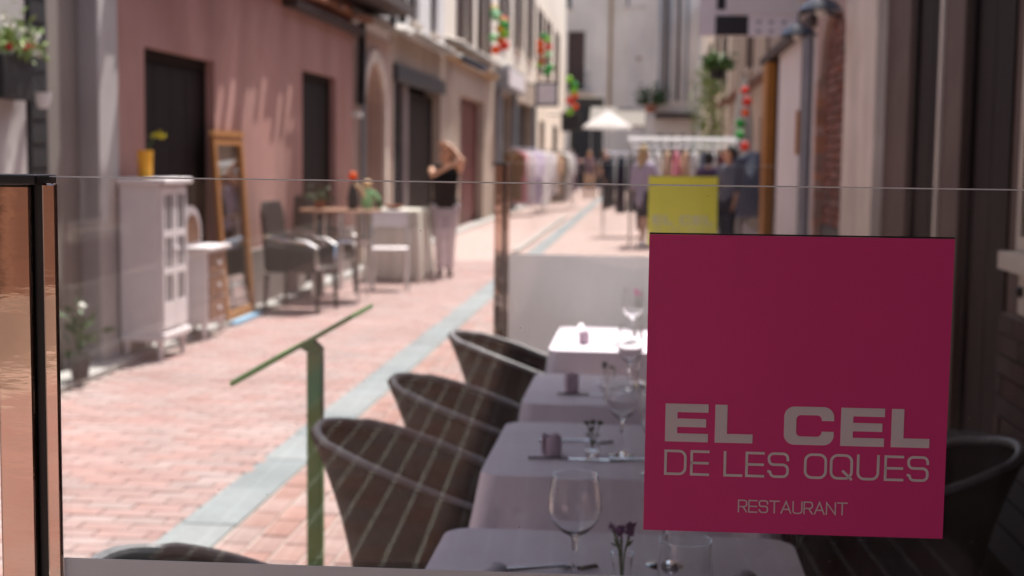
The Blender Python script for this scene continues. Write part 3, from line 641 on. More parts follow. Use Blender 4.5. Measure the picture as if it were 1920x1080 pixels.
def ribbon(mb, pts, t, fn, lift):
    """flat stroke of width t along a 2-D polyline, mitred"""
    q = [pts[0]]
    for p in pts[1:]:
        if (p[0]-q[-1][0])**2+(p[1]-q[-1][1])**2 > 1e-9: q.append(p)
    n = len(q); P = [Vector(p) for p in q]; closed = (P[0]-P[-1]).length < 1e-6; v = []
    if closed: P = P[:-1]; n -= 1
    for i in range(n):
        a = P[(i-1) % n] if (closed or i) else None; b = P[(i+1) % n] if (closed or i < n-1) else None
        d0 = (P[i]-a).normalized() if a is not None else (b-P[i]).normalized(); d1 = (b-P[i]).normalized() if b is not None else d0
        n0 = Vector((-d0.y, d0.x)); n1 = Vector((-d1.y, d1.x)); mm = (n0+n1); mm = mm.normalized() if mm.length > 1e-6 else n0
        k = t/2/max(.35, mm.dot(n0)); e = Vector((0, 0))
        if not closed and i == 0: e = -d1*t/2
        if not closed and i == n-1: e = d0*t/2
        v += [fn(*(P[i]+e+mm*k), lift), fn(*(P[i]+e-mm*k), lift)]
    mb.add(v, [(2*i, 2*i+1, (2*i+3) % (2*n), (2*i+2) % (2*n)) for i in range(n if closed else n-1)])
def screen(loc, label, sign_label, sign_mat, letter_mat, x1):
    g = thing('glass_screen', label, 'screen', loc, A15, 'restaurant terrace screens')
    pane = MB().box(-.632, x1, -.005, .005, .07, 1.472).build('glass_pane', 'pane_glass', g)
    MB().box(-.632, x1, -.005, .005, 1.4725, 1.4738).build('glass_edge', 'glass_edge', pane)
    MB().box(-.6222, x1-.002, -.0075, -.0056, .075, 1.061).build('frosted_panel', 'frosted_film', g)
    p = MB().box(-.690, -.6505, -.012, .012, 0, 1.464).build('post', 'steel_polished', g, bevel=.0025)
    MB().box(-.650, -.6382, -.004, .011, .01, 1.464).build('post_slot', 'black_metal', p)
    MB().box(-.6378, -.6225, -.0125, -.0056, .06, 1.466).build('clamp_rail', 'steel_polished', g, bevel=.002)
    MB().box(-.699, -.637, -.028, .028, 1.4645, 1.475).build('post_cap', 'black_metal', p, bevel=.002)
    MB().box(-.75, -.58, -.1, .1, 0, .012).build('foot_plate', 'steel_polished', g, bevel=.003)
    # the printed sheet with its lettering hangs on the glass
    s = MB().box(.0025, .3115, -.0072, -.0056, 1.1115, 1.4225).build('sign_sheet', sign_mat, g); s['label'] = sign_label
    MB().box(.0025, .3115, -.0074, -.0056, 1.4227, 1.4243).build('edge_shadow_strip', 'black_metal', s)  # black strip stands in for the shadow line along the sheet's top edge
    fn = lambda u, v, l: (.0025+u, -.0072-l, 1.1115+v)
    base = .311-.216
    for ch, u, w_ in (('E', .0205, .0445), ('L', .0720, .0390), ('C', .1430, .0510), ('E', .2010, .0445), ('L', .2525, .0390)):
        MB().prism([(u+a, base+b) for a, b in bold(ch, w_, .040)], fn, .0002, .0006).build('letter', letter_mat, s)
    base = .311-.2502
    for ch, u, w_ in (('D', .0217, .0205), ('E', .0487, .0170), ('L', .0832, .0170), ('E', .1057, .0170), ('S', .1285, .0195), ('O', .1660, .0210), ('Q', .1925, .0210), ('U', .2200, .0205), ('E', .2480, .0172), ('S', .2712, .0195)):
        mb = MB()
        for st in light(ch, w_, .0242): ribbon(mb, [(u+a, base+b) for a, b in st], .0027, fn, .0005)
        mb.build('letter', letter_mat, s)
    base = .311-.2885; u = .0985
    for ch, w_ in zip('RESTAURANT', (.0084, .0082, .0086, .0094, .0098, .0090, .0084, .0098, .0090, .0094)):
        mb = MB()
        for st in light(ch, w_, .0122): ribbon(mb, [(u+a, base+b) for a, b in st], .0013, fn, .0005)
        u += w_+.0024; mb.build('letter', letter_mat, s)
    return g
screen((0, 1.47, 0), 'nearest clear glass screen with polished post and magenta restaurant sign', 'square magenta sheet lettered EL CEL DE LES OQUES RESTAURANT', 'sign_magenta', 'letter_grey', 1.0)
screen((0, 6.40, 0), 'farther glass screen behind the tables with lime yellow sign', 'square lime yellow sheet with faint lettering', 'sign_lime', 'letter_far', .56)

# ------------------------------------------------------------------ dining tables
def soft_rect(hw, hd, r, n):
    """perimeter points of a rounded rectangle with outward normals"""
    out = []
    for cx, cy, a0 in ((hw-r, hd-r, 0), (-hw+r, hd-r, 90), (-hw+r, -hd+r, 180), (hw-r, -hd+r, 270)):
        for i in range(n+1): a = math.radians(a0+90*i/n); out.append((cx+r*math.cos(a), cy+r*math.sin(a), math.cos(a), math.sin(a)))
    res = []                                           # densify the straight sides
    for i in range(len(out)):
        p = out[i]; q = out[(i+1) % len(out)]; res.append(p); L_ = math.hypot(q[0]-p[0], q[1]-p[1])
        if L_ > .1:
            k = 14
            for j in range(1, k): t = j/k; res.append((p[0]+(q[0]-p[0])*t, p[1]+(q[1]-p[1])*t, p[2], p[3]))
    return res
def tablecloth(name, hw, hd, z, drop, m_, loc, seed, amp=.018):
    rnd = random.Random(seed); per = soft_rect(hw, hd, .05, 8); n = len(per); ph = [rnd.uniform(0, 6.28) for _ in range(5)]
    v = []; f = []; rows = 12
    rings = [(.0, z+.003, 0)]
    for k in range(rows+1):
        t = k/rows; row = []
        for i, (x, y, nx, ny) in enumerate(per):
            s = 2*PI*i/n; wv = (math.sin(11*s+ph[0])+.8*math.sin(19*s+ph[1])+.6*math.sin(6*s+ph[2]))/2.0
            corner = abs(nx*ny)*2
            o = .004+(t**.5)*.010+t*(amp*wv*(1-.5*corner)+(2.6*amp+.004)*corner+.7*amp)
            zz = z+.003-.008*min(1, t*6)-drop*t*(1+.05*corner) + .006*math.sin(3*s+ph[3])*t
            row.append((x+nx*o, y+ny*o, zz))
        v += row
    for k in range(rows):
        for i in range(n): f.append((k*n+i, k*n+(i+1) % n, (k+1)*n+(i+1) % n, (k+1)*n+i))
    v.append((0, 0, z+.0035)); c = len(v)-1
    for i in range(n): f.append((i, (i+1) % n, c))
    o = MB().add(v, f, True).build(name, m_); o.location = loc
    sd_ = o.modifiers.new('solid', 'SOLIDIFY'); sd_.thickness = .0018; sd_.offset = 1
    return o
TAB = [(-.045, 2.42, .34, 'nearest'), (-.04, 3.58, .335, 'second'), (-.03, 4.52, .30, 'third'), (-.03, 5.80, .385, 'sunlit')]
WORDS = ['nearest the sign', 'second from the front', 'third from the front', 'sunlit and farthest from the front']
for i, (x, y, hd, wd) in enumerate(TAB):
    t = thing('dining_table', 'cloth covered terrace table, '+WORDS[i], 'table', (x, y, 0), 0, 'terrace dining tables')
    MB().box(-.325, .325, -hd+.01, hd-.01, .72, .747).build('table_top', 'brown_wood', t)
    for sx in (-.27, .27):
        for sy in (-hd+.07, hd-.07): MB().box(sx-.02, sx+.02, sy-.02, sy+.02, 0, .72).build('leg', 'black_metal', t)
    o = tablecloth('table_linen', .336, hd, .752, .46, 'cloth_white', (x, y, 0), 11+i, .038); tag(o, 'pale lilac cloth draped over the table '+WORDS[i], 'tablecloth', 'terrace tablecloths')
ZT = .7575
# ------------------------------------------------------------------ tub chairs
def tub_chair(name):
    """woven tub chair, back towards -X (local), seat centre at the origin"""
    t = thing(name, 'x', 'chair', (0, 0, 0), 0, 'dark woven tub chairs')
    n = 56
    def plan(th, k):                                   # th = 0 at the back; k 0 (floor) .. 1 (rim)
        rx = .215+.08*k**1.3+.025*k; ry = .205+.075*k**1.2; ex = 2.35
        c, s = math.cos(th), math.sin(th)
        r_ = (abs(c/rx)**ex+abs(s/ry)**ex)**(-1/ex); return -r_*c-(.045*k**1.6)*max(0, c), r_*s
    def rim(th):
        a = abs(th)/PI; x = plan(th, 1)[0]
        z = .788-.31*(x+.36)
        if a > .74: z -= (z-.43)*min(1, ((a-.74)/.16))**1.5
        elif a < .2: z -= .006*(a/.2)
        return z
    v = []; f = []; rows = 14
    for k in range(rows+1):
        q = k/rows
        for i in range(n): th = -PI+2*PI*i/n; zr = rim(th); z = .03+(zr-.03)*q; kk = ((z-.03)/.775)**1.9; x, y = plan(th, kk); v.append((x, y, z))
    for k in range(6):                                 # inner face down to the seat
        q = (k+1)/6
        for i in range(n):
            th = -PI+2*PI*i/n; zr = rim(th); z = zr+(.40-zr)*q; kk = ((z-.03)/.775)**1.9; x, y = plan(th, kk); s_ = 1-.035/math.hypot(x, y); v.append((x*s_, y*s_, z))
    for k in range(rows+6):
        for i in range(n): f.append((k*n+i, k*n+(i+1) % n, (k+1)*n+(i+1) % n, (k+1)*n+i))
    b = (rows+6)*n; f.append(tuple(range(b, b+n)))
    MB().add(v, f, True).build('shell', 'wicker_dark', t)
    pts = []
    for i in range(n): th = -PI+2*PI*i/n; x, y = plan(th, ((rim(th)-.03)/.775)**1.9); s_ = 1-.017/math.hypot(x, y); pts.append((x*s_, y*s_, rim(th)+.002))
    MB().tube(pts, .0115, 8, True).build('rim', 'rim_grey', t)
    c = []
    for i in range(28): th = 2*PI*i/28; x, y = plan(th-PI, .25); c.append((x*.85, y*.85))
    q = MB()
    for z0, z1, s0, s1 in ((.402, .42, .96, 1), (.42, .45, 1, 1), (.45, .465, 1, .93)):
        q.add([(x*s0, y*s0, z0) for x, y in c]+[(x*s1, y*s1, z1) for x, y in c], [(i, (i+1) % 28, (i+1) % 28+28, i+28) for i in range(28)], True)
    q.add([(x*.93, y*.93, .465) for x, y in c], [tuple(range(28))]); q.build('cushion', 'cushion_black', t)
    for sx in (-.15, .15):
        for sy in (-.14, .14): MB().lathe([(.018, 0), (.022, .035)], (sx, sy, 0), 8).build('foot', 'black_metal', t)
    return t
def copy_tree(o, parent=None):
    c = o.copy(); COL.objects.link(c); c.parent = parent
    for ch in o.children: copy_tree(ch, c)
    return c
ch0 = tub_chair('tub_chair')
CH = [(-.60, 2.33, .02, 'dark woven tub chair at lower left, only its rim above the frosted band'),
      (-.505, 3.60, -.03, 'dark woven tub chair in front of the green stand, street side of second table'),
      (-.455, 4.42, -.02, 'dark woven tub chair right of the green stand, street side of third table'),
      (-.43, 5.60, .0, 'dark woven tub chair with sunlit rim beside the sunlit table'),
      (.60, 3.62, PI, 'dark woven tub chair behind the right edge of the magenta sign'),
      (.66, 2.45, PI+.05, 'dark woven tub chair at the lower right corner'),
      (.58, 4.5, PI, 'dark woven tub chair on the wall side of third table, behind the sign'),
      (.57, 5.7, PI, 'dark woven tub chair on the wall side of the sunlit table, behind the sign')]
kids = list(ch0.children)
for i, (x, y, a, lb) in enumerate(CH):
    o = ch0 if i == 0 else copy_tree(ch0)
    o.location = (x, y, 0); o.rotation_euler = (0, 0, a); o['label'] = lb

# ------------------------------------------------------------------ things on the tables
def wine_glass(loc, s, label, k=1.):
    g = thing('wine_glass', label, 'wine glass', loc, 0, 'wine glasses')
    out = [(.0, .0), (.036, .0), (.036, .002), (.02, .005), (.006, .012), (.0042, .03), (.004, .085), (.007, .095), (.025, .108), (.040, .130), (.0445, .155), (.043, .185), (.037, .225)]
    inn = [(.0358, .225), (.0418, .185), (.0433, .155), (.0388, .131), (.024, .1105), (.006, .101), (.0, .1005)]
    MB().lathe([(r*s*k, z*s) for r, z in out+inn], (0, 0, 0), 32, False).build('bowl_and_stem', 'crystal', g)
    return g
def tumbler(loc, label, r=.044, h=.095):
    g = MB().lathe([(0, 0), (r*.8, 0), (r*.92, .01), (r, h*.5), (r*.96, h), (r*.93, h), (r*.965, h*.5), (r*.88, .014), (0, .011)], (0, 0, 0), 32, False).build('tumbler', 'crystal')
    g.location = loc; return tag(g, label, 'tumbler', 'water glasses')
wine_glass((-.115, 2.43, ZT), .85, 'large wine glass in front of the nearest table back edge, left of the flowers', 1.24)
wine_glass((.045, 2.55, ZT), .80, 'wine glass half hidden by the lower left corner of the magenta sign', 1.2)
wine_glass((-.052, 3.50, ZT), .97, 'wine glass on the second table beside the sign')
wine_glass((.03, 3.30, ZT), .9, 'wine glass on the second table behind the sign edge')
wine_glass((-.045, 4.50, ZT), .95, 'wine glass on the third table')
wine_glass((-.05, 5.70, ZT), 1.0, 'glinting wine glass on the sunlit table')
tumbler((.075, 2.33, ZT), 'squat water glass right of the purple flowers on the nearest table', .046, .11)
tumbler((.02, 4.58, ZT), 'water glass on the third table'); tumbler((.06, 5.9, ZT), 'water glass on the sunlit table')
def bud_vase(loc, label, fm, hasflower='flower', h=.075, nb=7, seed=1):
    rnd = random.Random(seed); g = thing('bud_vase', label, 'vase', loc, 0, 'table flower vases')
    MB().lathe([(0, 0), (.017, 0), (.019, .01), (.016, h*.6), (.019, h), (.017, h), (.014, h*.6), (.016, .012), (0, .01)], (0, 0, 0), 18, False).build('vase', 'crystal', g)
    st = MB(); fl = MB()
    for k in range(nb):
        a = 6.28*k/nb; e = Vector((.022*math.cos(a)*rnd.uniform(.4, 1), .022*math.sin(a)*rnd.uniform(.4, 1), h+.03+rnd.uniform(0, .016)))
        st.tube([(0, 0, .015), (e.x*.3, e.y*.3, h), e], .0014, 5)
        for q in range(16):
            d = Vector((rnd.gauss(0, 1), rnd.gauss(0, 1), rnd.gauss(.6, .8))); fl.leaf(e, d, rnd.uniform(.008, .014), .007)
        for q in range(2): st.leaf((e.x*.4, e.y*.4, h+.01), (e.x, e.y, .01), .018, .006)
    st.build('stem', 'leaf_green', g); fl.build('blossom', fm, g); return g
bud_vase((-.030, 2.36, ZT), 'glass bud vase of small purple flowers on the nearest table', 'flower_purple', seed=3)
bud_vase((-.125, 3.50, ZT), 'tiny vase with dark sprig on the second table', 'leaf_dark', h=.035, nb=4, seed=5)
bud_vase((-.03, 5.95, ZT), 'vase with a bright pink flower on the sunlit table', 'flower_pink', h=.14, nb=3, seed=8)
bud_vase((-.12, 4.52, ZT), 'small sprig vase on the third table', 'leaf_dark', h=.035, nb=3, seed=9)
def napkin(loc, rz, label, m_, upright=True, L_=.12, r=.026):
    g = MB(); k = 46; pts = []
    for i in range(k):                                  # spiral roll
        t = i/(k-1); a = 2*PI*2.6*t; rr = r*(.25+.75*t); pts.append((rr*math.cos(a), rr*math.sin(a)))
    v = []; f = []
    for z in range(7):
        q = z/6; s_ = 1+.05*math.sin(q*PI)
        for x, y in pts: v.append((x*s_, y*s_, q*L_+.004*math.sin(5*x/r)))
    for z in range(6):
        for i in range(k-1): f.append((z*k+i, z*k+i+1, (z+1)*k+i+1, (z+1)*k+i))
    if not upright: v = [(z-L_/2, y, x+r) for x, y, z in v]
    o = g.add(v, f, True).build('napkin', m_); o.location = loc; o.rotation_euler = (0, 0, rz)
    sd_ = o.modifiers.new('solid', 'SOLIDIFY'); sd_.thickness = .002
    return tag(o, label, 'napkin', 'rolled napkins')
napkin((-.225, 3.48, ZT), 0, 'mauve rolled napkin on the second table', 'napkin', L_=.05, r=.027)
napkin((-.225, 4.42, ZT), .6, 'mauve rolled napkin on the third table', 'napkin', L_=.06, r=.025)
napkin((.155, 2.33, ZT), 1.2, 'pale rolled napkin lying on the right of the nearest table', 'napkin_pale', False, .16, .023)
napkin((-.26, 2.32, ZT), 1.4, 'pale rolled napkin lying at the left of the nearest table', 'napkin_pale', False, .16, .022)
napkin((-.24, 5.62, ZT), .3, 'mauve rolled napkin on the sunlit table', 'napkin', L_=.05, r=.024)
def cutlery(kind, loc, rz, label):
    g = MB(); L_ = .2
    if kind == 'knife':
        g.tube([(0, 0, .004), (.09, 0, .005), (.1, 0, .004)], [.0045, .004, .003], 8)
        g.prism([(.1, -.004), (.2, -.006), (.215, .004), (.2, .008), (.1, .006)], lambda u, v, t: (u, v, t), .003, .005)
    else:
        g.tube([(0, 0, .003), (.07, 0, .006), (.12, 0, .008), (.135, 0, .006)], [.005, .0035, .003, .006], 8, flat=1.3)
        for k in range(4): g.tube([(.132, -.009+.006*k, .006), (.165, -.009+.006*k, .003), (.195, -.0085+.0057*k, .007)], .0016, 5)
        g.tube([(.134, -.0095, .006), (.134, .0095, .006)], .0025, 6)
    o = g.build(kind, 'silver'); o.location = loc; o.rotation_euler = (0, 0, rz); return tag(o, label, kind, 'table cutlery')
cutlery('fork', (-.265, 2.46, ZT), .25, 'fork at the left of the nearest table'); cutlery('knife', (-.24, 2.40, ZT), .12, 'knife at the left of the nearest table')
cutlery('fork', (.10, 2.43, ZT), -.1, 'fork beside the water glass on the nearest table'); cutlery('knife', (.11, 2.36, ZT), -.05, 'knife at the right of the nearest table')
cutlery('knife', (-.28, 3.42, ZT), .02, 'knife on the front of the second table'); cutlery('fork', (-.08, 3.43, ZT), 0, 'fork on the front of the second table')
cutlery('fork', (-.27, 3.64, ZT), 0, 'fork towards the back of the second table'); cutlery('knife', (-.27, 4.38, ZT), .03, 'knife on the third table'); cutlery('fork', (-.15, 4.58, ZT), .1, 'fork on the third table')
cutlery('knife', (-.2, 5.6, ZT), .1, 'knife on the sunlit table')
so_ = MB().lathe([(0, 0), (.016, 0), (.018, .02), (.013, .035), (.011, .045), (0, .046)], (0, 0, 0), 14, False).build('salt_shaker', 'crystal'); so_.location = (-.27, 5.95, ZT); tag(so_, 'small glass salt shaker at the left of the sunlit table', 'salt shaker')

# ------------------------------------------------------------------ green menu stand
g = thing('menu_stand', 'green metal lectern stand with tilted top seen edge on', 'stand', (-1.0, 4.2, 0))
MB().box(-.022, .024, -.022, .022, .01, .90).build('post', 'green_metal', g, bevel=.004)
MB().prism([(-.022, .9005), (.024, .9005), (.024, .912), (-.004, .938), (-.045, .914)], lambda u, v, t: (u, t, v), -.021, .021).build('neck', 'green_metal', g, bevel=.002)
MB().box(-.15, .15, -.15, .15, 0, .012).build('base', 'green_metal', g, bevel=.003)
tp = MB().prism([(-.219, .824), (-.217, .810), (.146, 1.0215), (.144, 1.0355)], lambda u, v, t: (u, t, v), -.15, .17).build('top_plate', 'green_metal', g, bevel=.002)

MB().prism([(-.222, .826), (-.2205, .811), (-.075, .8955), (-.0765, .9105)], lambda u, v, t: (u, t, v), -.152, .172).build('sheet', 'green_sunlit', tp)  # added brighter green layer, stands for sunlight on the plate's low end
# ------------------------------------------------------------------ furniture along the pink wall
g = thing('white_cabinet', 'tall white painted cabinet with glazed doors and turned legs by dark door', 'cabinet', (-3.57, 10.1, 0))
cx0, cx1, cy0, cy1 = -3.76, -3.44, 9.80, 10.36
body = MB().box(cx0, cx1-.03, cy0, cy1, .14, 1.27).build('body', 'paint_white', g, world=True, bevel=.006)
MB().box(cx0-.01, cx1+.03, cy0-.03, cy1+.03, 1.271, 1.315).build('cornice', 'paint_white', g, world=True, bevel=.012)
MB().box(cx0, cx1+.012, cy0-.012, cy1+.012, .145, .20).build('base_moulding', 'paint_white', g, world=True, bevel=.01)
for yy in (cy0+.04, cy1-.04):
    for xx in (cx0+.03, cx1-.04): MB().lathe([(.016, 0), (.022, .02), (.016, .05), (.026, .10), (.03, .14)], (xx, yy, 0), 10).build('leg', 'paint_white', g, world=True)
for k in range(2):
    ya = cy0+.02+k*.262; yb = ya+.255; fr = MB(); x0, x1 = cx1-.028, cx1-.003
    fr.box(x0, x1, ya, ya+.04, .23, 1.25); fr.box(x0, x1, yb-.04, yb, .23, 1.25)
    for z0, z1 in ((.23, .42), (.62, .67), (.89, .94), (1.2, 1.25)): fr.box(x0, x1, ya+.04, yb-.04, z0, z1)
    fr.box(x0, x1, (ya+yb)/2-.01, (ya+yb)/2+.01, .42, .62); fr.box(x0, x1, (ya+yb)/2-.01, (ya+yb)/2+.01, .67, .89); fr.box(x0, x1, (ya+yb)/2-.01, (ya+yb)/2+.01, .94, 1.2)
    d = fr.build('door', 'paint_white', g, world=True)
    box('back_board', 'tan_board' if 'tan_board' in MATS else 'wood_table', d, cx1-.0295, cx1-.0285, ya+.04, yb-.04, .42, 1.2)
    for z0, z1 in ((.42, .62), (.67, .89), (.94, 1.2)): box('pane', 'window_glass', d, cx1-.018, cx1-.015, ya+.04, yb-.04, z0, z1)
    MB().ball((cx1+.008, (yb if k == 0 else ya)+(-.02 if k == 0 else .02), .8), .013, 8).build('knob', 'paint_white', d, world=True)
# orange flower pot on the cabinet
g = thing('orange_vase', 'orange patterned vase holding one yellow flower on white cabinet', 'vase', (-3.63, 9.98, 1.315))
MB().lathe([(0, 0), (.045, 0), (.05, .02), (.058, .2), (.055, .2), (.048, .03), (0, .03)], (0, 0, 0), 18, False).build('vase', 'pot_orange', g)
MB().tube([(0, 0, .03), (.01, .02, .2), (.05, .04, .29)], .005, 6).build('stem', 'leaf_green', g)
q = MB(); rnd = random.Random(4)
for k in range(46): q.leaf((.085+rnd.gauss(0, .022), .05+rnd.gauss(0, .02), .305+rnd.gauss(0, .006)), (rnd.gauss(0, 1), rnd.gauss(0, 1), rnd.gauss(.2, .5)), .045, .022)
q.build('petals', 'flower_yellow', g)
# low white bedside cabinet with arched back
g = thing('white_bedside_cabinet', 'low white carved cabinet with arched back between tall cabinet and mirror', 'cabinet', (-3.62, 11.0, 0))
MB().box(-3.78, -3.50, 10.78, 11.28, .12, .72).build('body', 'paint_white', g, world=True, bevel=.01)
MB().box(-3.79, -3.46, 10.74, 11.32, .721, .75).build('top', 'paint_white', g, world=True, bevel=.008)
ap = [(10.78, .751)]+[(11.03-.25*math.cos(PI*i/12), .83+.24*math.sin(PI*i/12)) for i in range(13)]+[(11.28, .751)]
ip = [(11.2, .77)]+[(11.03+.18*math.cos(PI*i/12), .83+.17*math.sin(PI*i/12)) for i in range(13)]+[(10.86, .77)]
MB().prism(ap, lambda u, v, t: (-3.76+t, u, v), 0, .06).build('back_arch', 'paint_white', g, world=True)
MB().prism(ip, lambda u, v, t: (-3.699+t, u, v), 0, .008).build('arch_panel', 'wood_table', g, world=True)
for k in range(3):
    dr = box('drawer', 'wood_table', g, -3.499, -3.485, 10.83, 11.23, .16+k*.185, .325+k*.185)
    MB().ball((-3.47, 11.03, .24+k*.185), .017, 8).build('knob', 'paint_white', dr, world=True)
for yy in (10.81, 11.25):
    for xx in (-3.75, -3.53): MB().lathe([(.015, 0), (.024, .12)], (xx, yy, 0), 8).build('leg', 'paint_white', g, world=True)
g.location.y += .2
# leaning mirror
g = thing('leaning_mirror', 'tall orange wood framed mirror leaning on the pink wall', 'mirror', (-3.70, 12.4, 0))
mf = lambda u, v, t: (-3.665-.115*(v/1.62)+t, u, .03+v)
fr = MB(); W0, W1, HH, T_ = 11.98, 12.86, 1.62, .075
for a, b, c, e in ((W0, W0+T_, 0, HH), (W1-T_, W1, 0, HH), (W0+T_, W1-T_, 0, T_), (W0+T_, W1-T_, HH-T_, HH)): fr.prism([(a, c), (b, c), (b, e), (a, e)], mf, 0, .035)
fr.build('frame', 'wood_orange', g, world=True)
MB().prism([(W0+T_, T_), (W1-T_, T_), (W1-T_, HH-T_), (W0+T_, HH-T_)], mf, .006, .012).build('glass', 'mirror', g, world=True)
MB().prism([(W0-.03, HH), (W1+.03, HH), (W1+.0, HH+.05), (W0+.0, HH+.05)], mf, -.003, .045).build('crest', 'wood_orange', g, world=True)
pl = MB().box(-3.72, -3.56, 11.99, 12.88, .002, .03).build('blue_plank', 'blue_tile'); tag(pl, 'light blue plank lying under the leaning mirror', 'plank')
# brown wicker armchair
def wicker_armchair(loc, rz, label):
    g = thing('wicker_armchair', label, 'chair', loc, rz, 'brown wicker armchairs')
    bk = [(.0, 0)]
    MB().prism([(-.29, .40), (.29, .40), (.27, .95), (.2, 1.05), (-.2, 1.05), (-.27, .95)], lambda u, v, t: (-.27-.1*(v-.4)+t, u, v), 0, .05).build('backrest', 'wicker_brown', g, bevel=.02)
    MB().box(-.27, .28, -.27, .27, .38, .43).build('seat', 'wicker_brown', g, bevel=.02)
    for s_ in (-1, 1):
        MB().tube([(-.29, s_*.27, .72), (-.1, s_*.285, .69), (.15, s_*.285, .67), (.25, s_*.28, .62), (.25, s_*.265, .42)], .02, 8).build('arm', 'chrome', g)
        MB().prism([(-.27, .40), (.245, .40), (.245, .60), (-.28, .64)], lambda u, v, t: (u, s_*.272+t, v), -.012, .012).build('side_panel', 'wicker_brown', g, bevel=.006)
        for xx in (-.25, .24): MB().tube([(xx*1.08, s_*.28, 0), (xx, s_*.26, .36)], [.018, .026], 8).build('leg', 'wicker_brown', g)
    return g
wicker_armchair((-3.30, 13.3, 0), -.1, 'brown wicker armchair with its back to the pink wall, left of the bistro table')
wicker_armchair((-3.50, 14.95, 0), -.5, 'brown wicker armchair behind the round bistro table')
# bistro table
g = thing('bistro_table', 'round brown bistro table on shiny metal legs', 'table', (-3.16, 14.4, 0))
MB().lathe([(0, .915), (.42, .915), (.43, .925), (.42, .94), (0, .94)], (0, 0, 0), 36, False).build('table_top', 'wood_table', g)
MB().lathe([(.03, .1), (.03, .91)], (0, 0, 0), 12).build('column', 'chrome', g)
for k in range(4):
    a = PI/4+k*PI/2; MB().tube([(.3*math.cos(a), .3*math.sin(a), .91), (.34*math.cos(a), .34*math.sin(a), 0)], .014, 8).build('leg', 'chrome', g)
MB().tube([(.31*math.cos(a_), .31*math.sin(a_), .62) for a_ in [2*PI*k/24 for k in range(24)]], .012, 6, True).build('ring', 'chrome', g)
# things on it
def figure_bottle(loc, label, mats, h):
    g = thing('ornament', label, 'ornament', loc, 0)
    MB().lathe([(0, 0), (.05, 0), (.06, h*.25), (.045, h*.5), (.02, h*.62), (.02, h*.72), (0, h*.72)], (0, 0, 0), 14, False).build('body', mats[0], g)
    MB().ball((0, 0, h*.82), .045, 10).build('head', mats[1], g)
    MB().tube([(.02, 0, h*.6), (.09, 0, h*.5), (.12, .0, h*.3)], .018, 8).build('arm', mats[2], g); return g
figure_bottle((-3.02, 14.35, .94), 'orange headed ornament on the bistro table', ('fabric_teal', 'ball_orange', 'ball_cream'), .42)
figure_bottle((-2.90, 14.5, .94), 'green and pale ornament at the right of the bistro table', ('ball_mint', 'ball_cream', 'ball_mint'), .32)
def potted(name, label, loc, pot, pr, ph_, leafm, nl, spread, hgt, flowers=None, seed=0, group=None, lsz=.06):
    rnd = random.Random(seed); g = thing(name, label, 'plant', loc, 0, group)
    MB().lathe([(0, 0), (pr*.75, 0), (pr, ph_), (pr*.93, ph_), (pr*.9, ph_*.9), (0, ph_*.88)], (0, 0, 0), 16, False).build('pot', pot, g)
    q = MB(); fl = {}
    for k in range(nl):
        p = Vector((rnd.gauss(0, spread*.45), rnd.gauss(0, spread*.45), ph_+abs(rnd.gauss(0, .5))*hgt*.7))
        q.leaf(p, (p.x*2+rnd.gauss(0, .06), p.y*2+rnd.gauss(0, .06), rnd.gauss(.08, .06)), lsz*rnd.uniform(.7, 1.3), lsz*.45)
    for k in range(6): q.tube([(0, 0, ph_*.9), (rnd.gauss(0, spread*.3), rnd.gauss(0, spread*.3), ph_+hgt*.5)], .004, 5)
    q.build('foliage', leafm, g)
    for k, fm in enumerate(flowers or []):
        f_ = MB(); c = Vector((rnd.gauss(0, spread*.5), rnd.gauss(0, spread*.5), ph_+hgt*rnd.uniform(.2, .8)))
        for j in range(10): f_.leaf(c, (rnd.gauss(0, 1), rnd.gauss(0, 1), rnd.gauss(0, 1)), .035, .028)
        f_.build('flower', fm, g)
    return g
potted('potted_plant', 'small green plant on the bistro table', (-3.38, 14.4, .94), 'pot_terracotta', .06, .08, 'leaf_dark', 90, .12, .16, seed=2)
potted('potted_plant', 'leafy plant standing on the ground beside the polished post', (-3.62, 8.72, .04), 'pot_black', .07, .16, 'leaf_dark', 36, .07, .4, ['flower_white'], seed=6, lsz=.10)
# aluminium bistro chair
g = thing('bistro_chair', 'white metal folding chair between bistro table and cloth covered table', 'chair', (-2.86, 15.6, 0), .2)
MB().box(-.2, .2, -.2, .2, .45, .475).build('seat', 'paint_white', g, bevel=.01)
MB().prism([(-.2, .70), (.2, .70), (.2, .88), (-.2, .88)], lambda u, v, t: (u, .21+t, v), 0, .02).build('backrest', 'paint_white', g, bevel=.008)
for s_ in (-1, 1):
    MB().tube([(s_*.2, -.22, 0), (s_*.2, .21, .70)], .012, 8).build('leg', 'aluminium', g); MB().tube([(s_*.18, .24, 0), (s_*.18, -.19, .45)], .012, 8).build('leg', 'aluminium', g)
